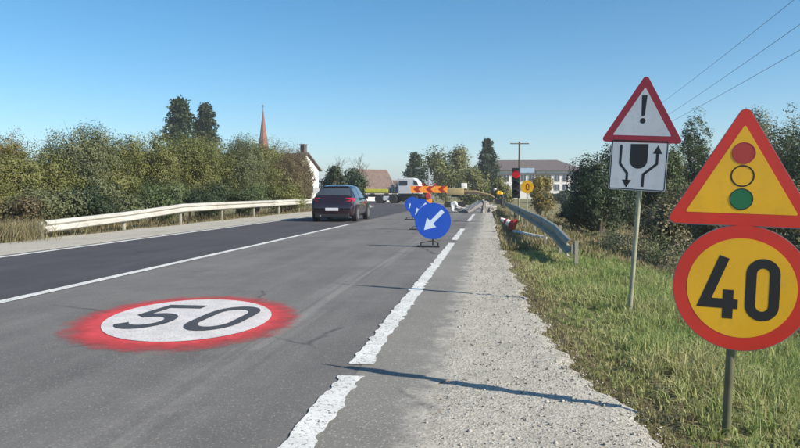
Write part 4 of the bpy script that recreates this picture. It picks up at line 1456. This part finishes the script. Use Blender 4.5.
def near_grass():
    rg = np.random.default_rng(501)
    n = 420000
    Y = 1.8 + rg.random(n) ** 1.25 * 13
    E = np.array([edge_right(q) for q in np.linspace(0, 16, 801)])[np.clip((Y * 50).astype(int), 0, 800)]
    X = E - .2 + rg.random(n) * 6.0
    ok = X < .58 * Y + 1.0
    X, Y, E = X[ok][:160000], Y[ok][:160000], E[ok][:160000]
    n = len(X)
    # gather into tufts
    g = .11
    tx, ty = np.round(X / g) * g, np.round(Y / g) * g
    hsh = np.modf(np.abs(np.sin(tx * 127.1 + ty * 311.7) * 43758.5))[0]
    hs2 = np.modf(np.abs(np.sin(tx * 269.5 + ty * 183.3) * 43758.5))[0]
    k = .35
    X = X * (1 - k) + (tx + (hsh - .5) * g * 1.6) * k; Y = Y * (1 - k) + (ty + (hs2 - .5) * g * 1.6) * k
    f = X - E
    big = .5 + .5 * np.sin(X * 1.9 + 1.3 * np.sin(Y * .9)) * np.sin(Y * 1.4 + X * .8)
    hgt = np.clip(.03 + f * .075, .02, .105) * (.45 + .75 * hsh + .5 * big)
    keep = (f > .25) | (rg.random(n) < .4 + f * 2.0)
    cl = np.clip(patchy(rg, X, Y) * .6 + np.clip(f, 0, 1.5) * .26 + (hs2 - .5) * .3, 0, 1)
    blades('verge_grass', 'short green and dry grass on the right verge', X[keep], Y[keep], hgt[keep], .0030 + .0002 * Y[keep], GRASS, 502, .75, cl[keep])
near_grass()
def edge_grass():
    rg = np.random.default_rng(571)
    n = 16000
    Y = 2 + rg.random(n) ** 1.2 * 16
    X = np.array([edge_right(q) for q in Y]) + rg.normal(.10, .13, n)
    blades('dead_edge_grass', 'matted brown dead grass along the gravel edge', X, Y, .02 + .05 * rg.random(n), .0035, [(.30, .25, .15), (.22, .175, .10), (.15, .12, .065), (.20, .20, .09)], 572, 1.3)
edge_grass()
def mid_grass():
    rg = np.random.default_rng(511)
    n = 45000
    Y = 14 + rg.random(n) ** 1.5 * 60
    X = .25 + rg.random(n) ** 1.3 * (10 + Y * .35)
    blades('field_grass', 'drier grass along the guardrail and field beyond', X, Y, .12 + .002 * Y, .008 + .0004 * Y, DRY, 512, .5, patchy(rg, X * .4, Y * .3))
mid_grass()
def left_grass():
    rg = np.random.default_rng(521)
    n = 36000
    Y = 8 + rg.random(n) ** 1.2 * 42
    X = -11.15 - rg.random(n) ** 1.4 * 8
    blades('left_verge_grass', 'brown dry grass under the left bushes and guardrail', X, Y, np.clip(.08 + (-11.2 - X) * .18, .06, .5), .009, DRY, 522, .85, patchy(rg, X, Y) * .6 + .1)
left_grass()
def dry_tufts(name, label, pts, seed, h, pal):
    rg = np.random.default_rng(seed)
    X = np.concatenate([rg.normal(p[0], p[2], p[3]) for p in pts]); Y = np.concatenate([rg.normal(p[1], p[2], p[3]) for p in pts])
    blades(name, label, X, Y, h, .006, pal, seed + 1, .9)
dry_tufts('dry_weeds', 'brown dry weeds at the near end of the left guardrail', [(-12.0, 15.3, .5, 2500), (-12.8, 16.6, .5, 2500), (-12.3, 13.8, .45, 2000), (-12.7, 18.2, .4, 1500)], 531, .55, DRY)

def undergrowth():
    """tangled scrub on the embankment to the right of the signs: too tangled to count"""
    rg = np.random.default_rng(541)
    m = 420
    Y = 4.2 + rg.random(m) ** 1.1 * 24
    X = 3.0 + rg.random(m) * (3.5 + Y * .30)
    keep = ~((X < 3.3 + .02 * Y))
    X, Y = X[keep], Y[keep]; m = len(X)
    Z = gz(X, Y)
    rr = rg.uniform(.28, .62, m); hh = rg.uniform(.35, .95, m) * np.clip((X - 2.4) / 2.0, .35, 1)
    n = 190000
    k = rg.integers(0, m, n)
    d = rand_unit(rg, n) * (rg.random(n) ** .28)[:, None]
    C = np.stack([X[k] + d[:, 0] * rr[k], Y[k] + d[:, 1] * rr[k], Z[k] + hh[k] * .5 + d[:, 2] * hh[k] * .62], 1)
    C[:, 2] = np.maximum(C[:, 2], gz(C[:, 0], C[:, 1]) + .01)
    V, Fc = leaf_quads(rg, C, .028, .013, .2)
    ct = np.clip(rg.random(m) * 1.0, 0, 1)
    pal = [(.25, .195, .13), (.36, .30, .20), (.24, .245, .12), (.15, .19, .075), (.27, .30, .15)]
    o = mesh_obj('undergrowth', V, Fc, M['leaf'], cols=np.repeat(pal_cols(rg, pal, n, ct[k]), 4, 0))
    tag(o, 'tangled brown and green undergrowth on the right embankment', kind='stuff')
undergrowth()

# ------------------------------------------------------------------ thin autumn haze
hm = bpy.data.materials.new('thin_haze')
hm.use_nodes = True
ht = hm.node_tree
ht.nodes.clear()
ho = ht.nodes.new('ShaderNodeOutputMaterial')
hv = ht.nodes.new('ShaderNodeVolumePrincipled')
hv.inputs['Color'].default_value = (.86, .90, .95, 1)
hv.inputs['Density'].default_value = .0007
hv.inputs['Anisotropy'].default_value = .2
ht.links.new(hv.outputs[0], ho.inputs['Volume'])
hz_o = MB().box((0, 1000, 18.0), (8600, 8600, 44.0)).build('haze', hm)
tag(hz_o, 'thin pale haze softening the far trees and houses', kind='stuff')
